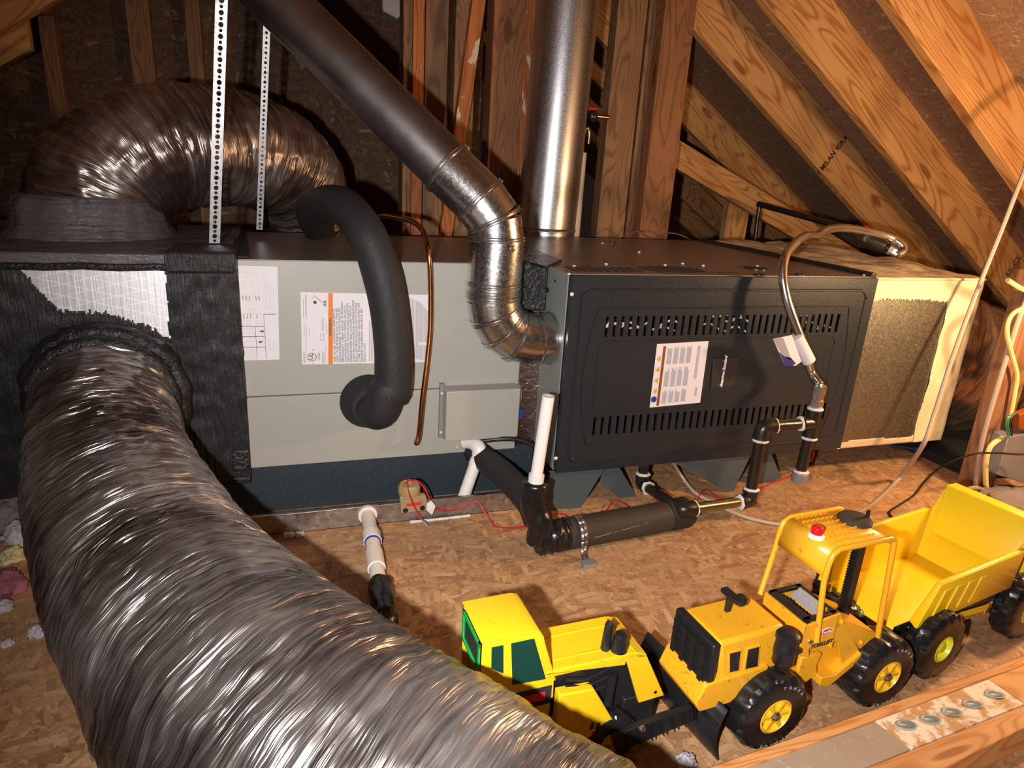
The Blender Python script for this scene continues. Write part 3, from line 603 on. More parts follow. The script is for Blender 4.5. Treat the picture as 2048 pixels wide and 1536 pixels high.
# drain pan
p1 = Y(1110, 1010, .03)
mb = MB(); px0, px1 = -.80, p1.x; ph = .049
mb.box((px0, .03, 0), (px1, .032, ph)); mb.box((px0, .03, 0), (px1, CY+.005, .002)); mb.box((px1-.002, .03, 0), (px1, CY, ph)); mb.box((px0, .03, 0), (px0+.002, CY, ph)); mb.box((px0, .026, ph-.003), (px1, .034, ph))
pan = thing('drain_pan', mb, M['alu'], 'shallow aluminium drain pan with folded lip under the coil cabinet', 'pan', bevel=.0005)
# caulk beads by the pan edge
mb = MB(); rnd = random.Random(8)
def lump(pts, r, mat, name, label, cat): 
    q = cr(pts, 6); rs = [r*(.5+.7*noise.noise(Vector((i*.6, r*90, 3)))+.35) for i in range(len(q))]
    return thing(name, MB().tube(q, [max(.001, x) for x in rs], 8), mat, label, cat)
lump([Z(820, 1044, .002), Z(880, 1038, .002), Z(940, 1031, .002)], .0035, M['dope'], 'caulk_bead', 'thin line of white caulk along the pan foot below the beige switch', 'caulk')
lump([Z(570, 1071, .003), Z(590, 1070, .004), Z(608, 1068, .003)], .008, M['dope'], 'caulk_blob', 'white caulk blob on the floor by the pan foot near the big duct', 'caulk')
# ------------------------------------------------------------------ float switch
sw = root('float_switch', 'beige plastic float switch clipped on the pan lip with red wires', 'switch', Y(828, 1010, .02))
A_ = [Y(*p, .012) for p in ((800, 994), (852, 991), (858, 1020), (802, 1028))]
mb = MB().prism([Vector((v.x, .012, v.z)) for v in A_], (0, .016, 0)); bdy = obj('body', mb, M['beige'], sw, bevel=.002)
cz = A_[0].z; mb = MB().lathe(((Y(818, 980, .03)).x, .03, cz-.002), (0, 0, 1), [(.024, 0), (.025, .004), (.025, .018), (.021, .024), (.006, .026), (.006, .032)], 20); obj('cap', mb, M['beige'], sw)
P_ = [Y(*p, .0115) for p in ((813, 1008), (843, 1003), (843, 1009), (814, 1013))]; obj('red_label', MB().prism(P_, (0, -.001, 0)), M['red'], sw, 'small red label')
for px, py in ((811, 1021), (845, 1016)): p = Y(px, py, .0115); obj('vent_hole', MB().lathe((p.x, .0118, p.z), (0, -1, 0), [(.006, 0), (.006, .001)], 14), M['void'], sw)
def wire(pts, r, mat, n=6, k=6): return MB().tube(cr(pts, k), r, n)
obj('yellow_wire', wire([Y(800, 985, .02), Y(803, 970, .012), Y(811, 961, .010), Y(812, 968, .02)], .0016, M['ywire']), M['ywire'], sw)
obj('dangling_wire', wire([Y(812, 962, .008), Y(818, 985, 0.0), Y(827, 1010, 0.0), Y(838, 1030, -.004), Y(846, 1043, -.01)], .0016, M['redwire']), M['redwire'], sw)
obj('wire_end', MB().cyl(Y(846, 1042, -.01), Y(855, 1052, -.018), .0038, 8), M['gasket'], sw, 'grey wire connector')
obj('paper_tag', MB().prism([Y(*p, .004) for p in ((862, 1001), (871, 1012), (864, 1030), (853, 1020), (854, 1007))], (0, .001, 0)), M['label'], sw, 'small white paper tag')
wp = [Y(812, 962, .012), Y(832, 961, .010), Y(848, 975, .008), Y(860, 1000, .006), Y(870, 1014, .008), Y(888, 1022, .012), Y(915, 1018, .016), Y(952, 1002, .012), Y(966, 1018, .0), Z(985, 1046, .004), Z(1000, 1055, .004), Z(1050, 1053, .004), Z(1085, 1040, .004), Z(1118, 1027, .01), Z(1150, 1038, .004), Z(1190, 1040, .004), Z(1205, 1034, .004), Z(1231, 1001, .012), Z(1275, 1023, .004), Z(1297, 1020, .004), Z(1316, 1000, .01), Z(1333, 986, .012), Z(1345, 1000, .004), Z(1378, 1012, .004), Z(1390, 1008, .004), Z(1409, 979, .01), Z(1440, 997, .004), Z(1470, 1000, .004), Z(1500, 985, .003), Z(1540, 968, .003), Z(1580, 952, .003), Z(1600, 936, .01), Y(1622, 920, .0), Y(1628, 900, .0)]
thing('red_wire', wire(wp, .0019, M['redwire'], 6, 5), M['redwire'], 'thin red wire zigzagging over the floor from float switch under the furnace', 'wire')

# ------------------------------------------------------------------ plenum at left
PL = root('duct_plenum', 'black mastic coated duct box with a shiny foil patch at left', 'duct', (-1.02, .35, 0))
PY = .10; X0, X1, PZ0, PZ1 = -1.62, -.672, .108, .585
obj('box', MB().box((X0, PY+.006, PZ0), (X1, .66, PZ1-.01)), M['fsk'], PL, 'scrim foil facing')
# mastic skin with a ragged window showing the foil
win = [Y(*p, PY) for p in ((24, 520), (334, 520), (338, 682), (300, 655), (255, 640), (215, 628), (165, 622), (118, 622), (92, 596), (62, 566))]
poly = [(v.x, v.z) for v in win]
def inside(x, z):
    c = False; j = len(poly)-1
    for i in range(len(poly)):
        (xi, zi), (xj, zj) = poly[i], poly[j]
        if (zi > z) != (zj > z) and x < (xj-xi)*(z-zi)/(zj-zi)+xi: c = not c
        j = i
    return c
mb = MB(); NX, NZ = 250, 150; xa, xb, za, zb_ = X0+.3, X1+.004, PZ0-.004, PZ1-.005; gi = {}; vs = []; fs = []; us = []
def gv(i, j):
    if (i, j) not in gi:
        x = xa+(xb-xa)*i/NX; z = za+(zb_-za)*j/NZ
        h = .006+.004*noise.noise(Vector((x*14, z*5, 1)))+.0022*noise.noise(Vector((x*160, z*22, 5)))+.003*noise.noise(Vector((x*30, z*30, 9)))
        gi[(i, j)] = len(vs); vs.append(Vector((x, PY+.006-max(.0015, h), z)))
    return gi[(i, j)]
for i in range(NX):
    for j in range(NZ):
        x = xa+(xb-xa)*(i+.5)/NX; z = za+(zb_-za)*(j+.5)/NZ
        jx = .006*noise.noise(Vector((x*120, z*60, 2))); jz = .009*noise.noise(Vector((x*230, z*8, 7)))
        if not inside(x+jx, z+jz): fs.append((gv(i, j), gv(i+1, j), gv(i+1, j+1), gv(i, j+1)))
mb.add(vs, fs); sk = obj('mastic_coat', mb, M['black_mastic'], PL, 'black brushed mastic with a ragged edge', smooth=180)
sm = sk.modifiers.new('thick', 'SOLIDIFY'); sm.thickness = .002; sm.offset = -1
# end wrap strip, foot bulge
mb = MB(); q = []
for k in range(60):
    z = PZ0-.012+(PZ1-PZ0)*k/59; wob = .006*noise.noise(Vector((z*30, 0, 2)))
    q.append((z, wob))
for k in range(59):
    (z0, w0), (z1, w1) = q[k], q[k+1]
    mb.add([(X1-.05, PY+.004, z0), (X1-.018+w0, PY-.002, z0), (X1+.002+w0, CY-.003, z0), (X1-.05, PY+.004, z1), (X1-.018+w1, PY-.002, z1), (X1+.002+w1, CY-.003, z1)], [(0, 1, 4, 3), (1, 2, 5, 4)])
obj('mastic_edge', mb, M['black_mastic'], PL, smooth=180)
a, b = Y(462, 905, PY-.004), Y(500, 942, PY-.004)
mb = MB(); mb.box((Y(330, 940, PY).x, PY-.006, PZ0-.012), (b.x, CY, PZ0+.004)); mb.box((a.x, PY-.004, b.z), (b.x, CY, a.z+.004)); obj('mastic_foot', mb, M['black_mastic_ring'], PL, bevel=.004)
# lip along the top
a, b = Y(0, 500, .085), Y(425, 530, .085)
mb = MB().box((X0, .082, PZ1-.018), (X1-.015, .67, PZ1+.004)); obj('top_lip', mb, M['skirt'], PL, 'dusty grey taped top edge', bevel=.004)
mb = MB(); q = [(X0+.3+i*.03, .078+.003*noise.noise(Vector((i*.7, 1, 1))), PZ1-.020+.004*noise.noise(Vector((i*.5, 4, 1)))) for i in range(22)]; mb.tube(q, .007, 8); obj('lip_seam', mb, M['black_mastic_ring'], PL)
a = Y(325, 500, .07); mb = MB().box((a.x, .070, PZ1-.030), (X1+.004, .20, PZ1+.012)); obj('corner_wrap', mb, M['black_mastic'], PL, 'black mastic wrap on the top corner', bevel=.006)
# black tape strip crossing the cabinet top
mb = MB().prism([Z(430, 512, CZ1+.003), Z(497, 517, CZ1+.003), Z(490, 462, CZ1+.003), Z(440, 458, CZ1+.003)], (0, 0, .004)); obj('mastic_strip', mb, M['black_mastic'], PL, 'flat black strip over the cabinet joint', bevel=.001)
# collar ring of mastic around the big duct
RC = (-.915, .085, .312)
mb = MB()
def ringfn(cx, cy, cz, R_, r_, sx=1):
    n, k = 72, 10; vs = []
    for i in range(n):
        a = 2*math.pi*i/n; c = Vector((cx+R_*math.cos(a)*sx, cy, cz+R_*math.sin(a)))
        rr = r_*(1+.5*noise.noise(Vector((math.cos(a)*4, math.sin(a)*4, 3))))
        for j in range(k):
            b = 2*math.pi*j/k; vs.append(c+Vector((math.cos(a)*sx*math.cos(b), -math.sin(b)*1.2, math.sin(a)*math.cos(b)))*rr*(1+.25*noise.noise(Vector((i*.9, j*.9, 1)))))
    return vs, [(i*k+j, ((i+1) % n)*k+j, ((i+1) % n)*k+(j+1) % k, i*k+(j+1) % k) for i in range(n) for j in range(k)]
mb.add(*ringfn(*RC, .128, .021)); mb.add(*ringfn(RC[0], .05, RC[2]-.002, .119, .015)); obj('mastic_collar', mb, M['black_mastic_ring'], PL, 'thick black mastic ring round the duct collar', smooth=180)
mb = MB(); mb.add(*ringfn(-1.36, .085, .35, .145, .03)); obj('mastic_collar', mb, M['black_mastic_ring'], PL, smooth=180)
# ------------------------------------------------------------------ insulated flexible ducts
def foil_tube(pts, rs, n=128, seg=26, seed=1, amp=.010, slant=.5, rib=0):
    q4 = cr([Vector((*p, r)) if False else Vector(p) for p in pts], seg); m = len(pts)
    rr = cr([Vector((r, 0, 0)) for r in rs], seg); q = q4; fr = frames(q); vs = []; uvs = []; s_ = 0; S_ = [0]
    for i in range(1, len(q)): s_ += (q[i]-q[i-1]).length; S_.append(s_)
    for i, p in enumerate(q):
        r = rr[i].x
        for j in range(n):
            a = 2*math.pi*j/n+math.pi; u = S_[i]+slant*.02*math.sin(a+1); ca, sa = math.cos(a), math.sin(a)
            w1 = noise.noise(Vector((u*38+seed, ca*1.3, sa*1.3))); w2 = noise.noise(Vector((u*95+seed*3, ca*2.6, sa*2.6))); w3 = noise.noise(Vector((u*7, ca*2, sa*2+seed)))
            w4 = noise.noise(Vector((u*16+a*1.5, ca*3.5+seed, sa*3.5)))
            d = amp*(.55*(1-abs(w1)*2.2)+.45*(1-2*abs(w2))+.5*w3+.30*(1-2.2*abs(w4)))
            if rib: d += rib*math.sin(u*2*math.pi/.035)
            vs.append(p+(fr[i][1]*ca+fr[i][2]*sa)*(r+d))
    fs = []; us = []
    for i in range(len(q)-1):
        for j in range(n):
            k = (j+1) % n; fs.append((i*n+j, i*n+k, (i+1)*n+k, (i+1)*n+j)); a0, a1 = j/n, (j+1)/n; R_ = .95
            us.append([(S_[i], a0*R_), (S_[i], a1*R_), (S_[i+1], a1*R_), (S_[i+1], a0*R_)])
    mb = MB(); mb.add(vs, fs, us); mb.f.append(list(range(n-1, -1, -1))); mb.uv.append([(0, 0)]*n); mb.mi.append(0)
    mb.f.append([(len(q)-1)*n+j for j in range(n)]); mb.uv.append([(0, 0)]*n); mb.mi.append(0)
    return mb
big = [(-.915, .085, .318), (-.908, .015, .300), (-.885, -.09, .25), (-.835, -.22, .20), (-.765, -.37, .158), (-.69, -.52, .155), (-.62, -.65, .158), (-.541, -.761, .157), (-.462, -.852, .153), (-.382, -.952, .149), (-.302, -1.052, .147)]
thing('flexible_duct', foil_tube(big, [.113, .117, .125, .136, .145,   .149, .152, .150, .147, .145, .145], 160, 34, 1, .0065), M['foil'], 'big crinkled foil duct sweeping across the floor into the foreground', 'duct', 'foil jacketed flexible ducts', smooth=180)
upd = [(-.975, .43, .57), (-.975, .44, .64), (-.945, .455, .71), (-.86, .50, .77), (-.74, .58, .79), (-.625, .68, .775), (-.545, .79, .715), (-.515, .88, .62), (-.505, .93, .48)]
thing('flexible_duct', foil_tube(upd, [.128, .134, .136, .136, .136, .136, .134, .130, .128], 150, 26, 7, .0075), M['foil_up'], 'arched foil duct rising from the duct box behind the two steel straps', 'duct', 'foil jacketed flexible ducts', smooth=180)
mb = MB(); n = 60; 
def cone(c, prof, nn=60, sd=1, sxy=(1, 1)):
    vs = []
    for r, h in prof:
        for j in range(nn):
            a = 2*math.pi*j/nn; k = r*(1+.05*noise.noise(Vector((math.cos(a)*5, math.sin(a)*5, h*30+sd)))+.03*noise.noise(Vector((math.cos(a)*14, math.sin(a)*14, h*90+sd)))); vs.append(Vector((c[0]+k*math.cos(a)*sxy[0], c[1]+k*math.sin(a)*sxy[1], c[2]+h)))
    L_ = len(prof); return vs, [(i*nn+j, i*nn+(j+1) % nn, (i+1)*nn+(j+1) % nn, (i+1)*nn+j) for i in range(L_-1) for j in range(nn)]
mb.add(*cone((-.985, .42, PZ1), [(.172, 0), (.166, .008), (.158, .02), (.150, .035), (.146, .05), (.146, .065), (.142, .085), (.12, .09)], 90)); obj('collar_skirt', mb, M['skirt'], PL, 'dusty grey taped skirt under the arched duct', smooth=180)
thing('flexible_duct', foil_tube([(-1.36, .08, .35), (-1.36, .0, .34), (-1.40, -.12, .28), (-1.50, -.30, .18)], [.145, .155, .16, .16], 96, 14, 3), M['foil'], 'dark foil duct at the left edge beside the big foreground duct', 'duct', 'foil jacketed flexible ducts', smooth=180)
# ------------------------------------------------------------------ perforated straps
def strap(p0, p1, wdt, n, label, twist=0):
    p0, p1 = Vector(p0), Vector(p1); ax = (p1-p0)/n; wv = Vector((1, .12, 0)).normalized()*wdt/2; mb = MB(); vs = []; fs = []
    nv = ax.cross(wv).normalized()*.0009
    for k in range(n):
        c = p0+ax*(k+.5); R_ = .23 if k % 2 else .15; b = len(vs)
        for side in (1, -1):
            for dx, dz in ((-1,-1),(0,-1),(1,-1),(1,0),(1,1),(0,1),(-1,1),(-1,0)): vs.append(c+wv*dx+ax*.5*dz+nv*side)
            for j in range(8):
                a = math.radians(225+45*j); vs.append(c+wv*math.cos(a)*R_*2+(ax.normalized()*wv.length)*math.sin(a)*R_*2+nv*side)
        for j in range(8):
            k2 = (j+1) % 8; fs.append((b+j, b+k2, b+8+k2, b+8+j)); fs.append((b+16+j, b+24+j, b+24+k2, b+16+k2)); fs.append((b+8+j, b+8+k2, b+24+k2, b+24+j))
            if j in (2, 3, 6, 7): fs.append((b+j, b+16+j, b+16+k2, b+k2))
    mb.add(vs, fs); return thing('perforated_strap', mb, M['strap'], label, 'strap', 'perforated steel hanger straps', smooth=30)
a, b = Y(444, -30, .12), Z(429, 486, .60); strap(b, a, .0205, 48, 'nearer perforated steel strap hanging in front of the arched duct, left of the two')
a, b = Y(534, 40, .42), Z(519, 459, .60); strap(b, a, .0150, 46, 'farther thin perforated strap, right of the two, below the slanted vent pipe')
# ------------------------------------------------------------------ suction hose + copper line
hp = [Vector((-.400, CY+.02, .275)), Vector((-.405, CY-.03, .255)), Vector((-.395, CY-.062, .262)), Vector((-.380, CY-.072, .31)), Y(785, 780, CY-.07), Y(786, 700, CY-.068), Y(775, 600, CY-.062), Y(755, 520, CY-.05), Y(728, 460, CY-.02), Y(690, 415, CY+.06), Y(650, 408, CY+.18), Y(625, 425, .42), Y(640, 465, .60)]
hs = root('refrigerant_line', 'fat black foam covered line curving down the front of the grey cabinet', 'pipe', (-.4, .1, .2))
q = cr(hp, 10); obj('foam_sleeve', MB().tube(q, [.040+.002*noise.noise(Vector((i*.1, 2, 2))) for i in range(len(q))], 28), M['foam'], hs, smooth=180)
mb = MB().lathe((-.412, CY+.006, .262), (0, -1, 0), [(.062, 0), (.064, .008), (.052, .03), (.040, .045)], 28); obj('foam_plug', mb, M['foam'], hs, 'round foam disc against the cabinet')
cp = [Y(833, 880, CY-.004), Y(833, 886, CY-.03), Y(838, 868, CY-.03), Y(845, 800, CY-.025), Y(855, 720, CY-.018), Y(861, 650, CY-.012), Y(861, 560, CY-.012), Y(857, 500, CY-.004), Y(848, 465, CY+.06), Y(828, 445, .24), Y(800, 437, .34), Y(765, 432, .44), Y(740, 440, .62)]
thing('copper_pipe', MB().tube(cr(cp, 8), .0062, 12), M['copper'], 'thin bare copper line beside the fat black foam sleeve', 'pipe')
# ------------------------------------------------------------------ vent connector (elbows + slanted pipe)
vt = root('vent_pipe', 'galvanised vent pipe with segmented elbows slanting up over the cabinet', 'pipe', (-.10, .06, .35))
cz = .412; cyv = .075
c0 = Vector((0, cyv, cz)); R_ = .058
vx = -.145
pa = Vector((-.035, cyv, cz)); 
el = []
cx_, cz_ = -.052, cz+.093
rb = .093
for k in range(5): a = math.radians(-90-22.5*k); el.append(Vector((cx_+rb*math.cos(a), cyv, cz_+rb*math.sin(a))))
def can(a, b, r, nm='elbow_segment', mat=None): 
    return obj(nm, MB().tube([a, b], r, 40), mat or M['galv'], vt)
obj('collar', MB().lathe((0.0, cyv, cz), (-1, 0, 0), [(.062, 0), (.062, .006), (R_+.001, .007), (R_+.001, .03), (R_+.003, .031), (R_+.003, .034), (R_, .036), (R_, .055)], 40), M['galv'], vt)
def seamring(p, t, r): obj('crimp_ring', MB().lathe(p-t*.004, t, [(r, 0), (r+.0038, .002), (r+.0038, .004), (r+.0006, .006), (r+.0032, .008), (r+.0032, .0095), (r, .0115)], 40, False), M['galv'], vt)
prev = el[0]
dirs = []
for k in range(4):
    obj('elbow_segment', MB().tube([el[k]-(el[k+1]-el[k])*.10, el[k+1]+(el[k+1]-el[k])*.10], R_, 40), M['galv'], vt)
    t_ = (el[k+1]-el[k]).normalized() if k == 0 else (el[k+1]-el[k-1]).normalized()
    if k: seamring(el[k], (el[k+1]-el[k-1]).normalized(), R_*1.015)
v0 = el[-1]; v1 = Vector((v0.x, cyv, .535)); v2 = Vector((v0.x+.003, cyv, .635))
obj('pipe_section', MB().tube([v0-Vector((0, 0, .005)), v1], R_, 40), M['galv'], vt)
obj('elbow_segment', MB().tube([v1-Vector((0, 0, .01)), v2], R_+.0015, 40), M['galv'], vt)
for z in (v0.z+.004, v1.z-.014, v1.z+.002, v2.z): seamring(Vector((v0.x, cyv, z)), Vector((0, 0, 1)), R_+.001)
D = Vector((-.336, .195, .32)).normalized()
w1 = Vector((-.151, .076, .674)); w2 = Vector((-.181, .084, .712)); w3 = w2+D*.09; w4 = w3+D*.04; w5 = w4+D*1.1
obj('elbow_segment', MB().tube([v2-Vector((0, 0, .01)), w1+(w1-v2)*.08], R_, 40), M['galv'], vt); obj('elbow_segment', MB().tube([w1, w2+(w2-w1)*.1], R_, 40), M['galv'], vt)
obj('elbow_segment', MB().tube([w2-D*.01, w3], R_, 40), M['galv'], vt)
seamring(w1, (w2-v2).normalized(), R_+.001); seamring(w2, (w3-w1).normalized(), R_+.001); seamring(w3+D*.005, D, R_+.001)
obj('slanted_pipe', MB().tube([w3-D*.005, w5], R_-.001, 48), M['galv_dusty'], vt, 'long dusty dark grey pipe section')
for k, (px, py) in enumerate(((1022, 497), (980, 580), (975, 555))): 
    p = Y(px, py, cyv-R_*.93); obj('rivet', MB().ball(p, .010 if k == 0 else .0035, 12, (1, .5, 1)), M['galv'], vt)
FX, FY = .285, .905
# ------------------------------------------------------------------ round flue
fl = root('flue_pipe', 'wide upright polished flue pipe behind the furnace', 'pipe', (FX, FY, 0))
obj('pipe', MB().tube([(FX, FY, 0), (FX, FY, .57), (FX+.032, FY, 1.70)], .101, 64), M['flue'], fl)
obj('base_ring', MB().lathe((FX, FY, ZT+.012), (0, 0, 1), [(.102, 0), (.105, .002), (.105, .005), (.1025, .008), (.104, .011), (.1015, .014)], 64, False), M['flue'], fl)
obj('storm_ring', MB().lathe((FX, FY, .545), (0, 0, 1), [(.13, 0), (.13, .004), (.095, .012)], 48), M['galv_dusty'], fl)
# white upright pipe with brass hook tube
wpz = Y(1170, 305, .90); wx = Y(1160, 440, .90).x
w_ = root('drain_vent_pipe', 'slim cream upright plastic pipe right of the round flue', 'pipe', (wx, .93, 0))
obj('pipe', MB().tube([(wx, .93, 0), (wx+.0, .93, wpz.z)], .0155, 20), M['cream_pvc'], w_)
a = Vector((wx, .93, wpz.z)); obj('brass_hook', MB().tube(cr([a-Vector((0, 0, .01)), a+Vector((0, 0, .05)), a+Vector((.004, 0, .075)), a+Vector((.014, 0, .08)), a+Vector((.02, 0, .06)), a+Vector((.02, 0, .03))], 6), .006, 10), M['brassy'], w_, 'small curved brass tube on top')
vv = root('shutoff_valve', 'small dark valve with red handle on a stud beside the flue', 'valve', Y(1185, 230, .97))
p = Y(1186, 232, .97); obj('body', MB().ball(p, .018, 12, (1, .8, 1.1)), M['iron'], vv); obj('stem', MB().cyl(p, p+Vector((.06, 0, .0)), .007, 10), M['copper'], vv); obj('handle', MB().box((-.02, -.004, .020), (.012, .004, .026), (Vector((1, 0, 0)), Vector((0, 1, 0)), Vector((0, 0, 1))), p), M['redlens'], vv)
# grey box hanging near the top
q = [Y(*p, 1.0) for p in ((762, -30), (800, -30), (801, 33), (795, 38), (765, 22))]
thing('hanging_box', MB().prism(q, (0, .06, 0)), M['gasket'], 'small grey box at the top edge left of the stud cluster', 'box', bevel=.004)
thing('wire', wire([Z(1225, 488, ZT+.01), Y(1240, 476, .86), Y(1262, 469, .87), Y(1277, 463, .87), Y(1298, 478, .87), Y(1312, 482, .87), Y(1328, 468, .87), Y(1350, 467, .87), Y(1378, 478, .84), Y(1380, 489, .79)], .0024, None), M['brownwire'], 'crooked brown wire lying along the rear edge of the furnace top', 'wire')
# ------------------------------------------------------------------ cream mastic duct at right
YD = root('supply_plenum', 'cream mastic sealed galvanised duct box at the right end of the furnace', 'duct', (1.03, .4, 0))
DXa, DXb, Dz0, Dz1 = L+.004, 1.225, .098, .566
obj('box', MB().box((DXa, .006, Dz0), (DXb, .76, Dz1)), M['galv_duct'], YD, bevel=.001)
def slab(poly_fn, x0, x1, z0, z1, nx, nz, mat, name, th=.004, sd=0, edge=None, label=None):
    vs = []; fs = []; g = {}
    def v(i, j):
        if (i, j) not in g:
            x = x0+(x1-x0)*i/nx; z = z0+(z1-z0)*j/nz; g[(i, j)] = len(vs)
            vs.append(Vector((x, .006-th*(.6+.5*noise.noise(Vector((x*20, z*20, sd)))), z)))
        return g[(i, j)]
    for i in range(nx):
        for j in range(nz):
            x = x0+(x1-x0)*(i+.5)/nx; z = z0+(z1-z0)*(j+.5)/nz
            if edge is None or edge(x, z): fs.append((v(i, j), v(i+1, j), v(i+1, j+1), v(i, j+1)))
    mb = MB().add(vs, fs); o = obj(name, mb, mat, YD, label, smooth=180); s_ = o.modifiers.new('thick', 'SOLIDIFY'); s_.thickness = .002; s_.offset = -1; return o
def edge(x, z):
    top = z > Dz1-.052+.006*noise.noise(Vector((x*25, 0, 1)))+.006*noise.noise(Vector((x*260, z*20, 3)))-.004*(x > 1.05)
    rt_ = x > 1.118+.008*noise.noise(Vector((z*9, 2, 3)))+(.0)
    lf = x < DXa+.009
    return top or rt_ or lf
slab(None, DXa, DXb+.002, Dz0, Dz1+.004, 190, 230, M['yellow_mastic'], 'mastic_coat', .005, 1, edge, 'cream mastic painted along the edges')
slab(None, DXa+.01, 1.12, Dz0, Dz0+.035, 60, 8, M['tan_mastic'], 'lower_smear', .002, 2, lambda x, z: z < Dz0+.020+.012*noise.noise(Vector((x*9, 1, 1))))
# crumpled duct wrap on top
mb = MB(); vs = []; nx, ny = 60, 80
for j in range(ny+1):
    for i in range(nx+1):
        x = DXa-.0+(DXb-DXa+.004)*i/nx; y = -.002+.77*j/ny
        z = Dz1+.006+.016*min(1, y/.15)*(.6+noise.noise(Vector((x*9, y*5, 1))))+.006*noise.noise(Vector((x*30, y*14, 2)))*min(1, y/.05)
        x -= (.0 if y < .1 else 0.0); vs.append((x, y, z))
mb.add(vs, [(j*(nx+1)+i, j*(nx+1)+i+1, (j+1)*(nx+1)+i+1, (j+1)*(nx+1)+i) for j in range(ny) for i in range(nx)])
o = obj('top_wrap', mb, M['tan_mastic'], YD, 'wrinkled dusty wrap on the top', smooth=180); s_ = o.modifiers.new('thick', 'SOLIDIFY'); s_.thickness = .006
mb = MB(); q = [Vector((DXa-.006+.002*noise.noise(Vector((k*.6, 1, 1))), .004+k*.02, ZT+.004)) for k in range(40)]; mb.tube(q, .010, 8); obj('gap_shade_strip', mb, M['black_mastic_ring'], YD, 'black strip standing for the dark gap beside the furnace')  # black strip added for the shade in the gap beside the furnace
thing('flexible_duct', foil_tube([(1.215, .30, .33), (1.26, .29, .33), (1.34, .27, .31), (1.46, .25, .26), (1.65, .25, .22)], [.19, .215, .22, .21, .20], 110, 16, 5, .010), M['foil_right'], 'bright crinkled foil duct leaving the cream duct box at the right edge', 'duct', 'foil jacketed flexible ducts', smooth=180)
# ------------------------------------------------------------------ gas piping
gp = root('gas_piping', 'black iron gas pipe with elbows, tee and drip leg before the furnace', 'pipe', (.50, -.08, 0))
def P3(px, py, y): return Y(px, py, y)
A1 = P3(1281, 930, .03); A2 = P3(1283, 968, .02); E1 = Z(1366, 1020, .062); E2 = Z(1498, 1002, .046)
B1 = Vector((E2.x, E2.y, .046)); B2 = P3(1523, 858, E2.y)
T = P3(1625, 843, E2.y); T = Vector((T.x, E2.y, B2.z+.006)); B2.z = T.z
r = .0125
obj('pipe', MB().cyl(Vector((A2.x, A2.y, ZB+.002)), A2, r, 16), M['iron'], gp); obj('pipe', MB().cyl(A2, E1, r, 16), M['iron'], gp)
obj('pipe', MB().cyl(E1, B1, r*.95, 16), M['brassy'], gp, 'short brassy pipe near the floor'); obj('pipe', MB().cyl(B1, Vector((B1.x, B1.y, T.z)), r*1.1, 16), M['iron'], gp)
obj('pipe', MB().cyl(Vector((B1.x, B1.y, T.z)), T, r*1.05, 16), M['iron'], gp); obj('drip_leg', MB().cyl(T, Vector((T.x-.004, T.y, .105)), r*1.05, 16), M['iron'], gp)
def elbow(c, a, b, mat=M['iron'], rr=.0175, ln=.030):
    c = Vector(c); a = Vector(a).normalized(); b = Vector(b).normalized(); q = [c+a*ln, c+a*ln*.55]+[c+a*ln*.5*(1-t)**2+b*ln*.5*t*t for t in (.25, .5, .75)]+[c+b*ln*.55, c+b*ln]
    mb = MB().tube(q, [rr*1.12, rr]+[rr*1.02]*3+[rr, rr*1.12], 18); return obj('elbow', mb, mat, gp)
top = Vector((B1.x, B1.y, T.z)); elbow(top, (0, 0, -1), T-top); elbow(B1, (0, 0, 1), E1-B1, M['iron']); elbow(E1, B1-E1, A2-E1); elbow(A2, (0, 0, 1), E1-A2, M['iron'], .016, .026)
obj('tee', MB().tube([T-Vector((0, 0, .034)), T-Vector((0, 0, .022)), T+Vector((0, 0, .022)), T+Vector((0, 0, .034))], [.0185, .0175, .0175, .0185], 18), M['iron'], gp)
obj('tee_branch', MB().cyl(T, T-(T-top).normalized()*.032, .018, 18), M['iron'], gp)
obj('end_cap', MB().lathe((T.x-.004, T.y, .082), (0, 0, 1), [(.010, 0), (.019, .004), (.020, .026), (.017, .028)], 18), M['gasket'], gp, 'grey end cap')
def dope(p, d, R=.0165): d = Vector(d).normalized(); q = [p-d*.004, p-d*.001, p+d*.003]; mb = MB(); obj('thread_dope', mb.tube(q, [R*.9, R*1.04, R*.88], 20, True, lambda i, a: 1+.09*math.sin(a*3+p.x*90)+.06*math.sin(a*7)), M['dope'], gp, 'white thread sealant')
u = (T-top).normalized(); v = (E1-B1).normalized(); w_2 = (A2-E1).normalized()
for p, d in ((top-Vector((0, 0, .034)), (0, 0, 1)), (top+u*.034, u), (T-u*.036, u), (T-Vector((0, 0, .038)), (0, 0, 1)), (T+Vector((0, 0, .038)), (0, 0, 1)), (Vector((T.x-.004, T.y, .114)), (0, 0, 1)), (B1+Vector((0, 0, .034)), (0, 0, 1)), (B1+v*.034, v), (E1-v*.034, v), (A2-w_2*.03, w_2), (Vector((A2.x, A2.y, A2.z+.03)), (0, 0, 1))): dope(p, d, .0175)
un_ = T+Vector((0, 0, .045)); obj('union_nut', MB().tube([un_, un_+Vector((0, 0, .014)), un_+Vector((0, 0, .016)), un_+Vector((0, 0, .030))], [.017, .017, .0145, .0145], 6), M['nickel'], gp, 'nickel hexagon nut'); obj('union_nut', MB().tube([un_+Vector((0, 0, .030)), un_+Vector((0, 0, .050))], .0165, 6), M['nickel'], gp, 'upper nickel nut')
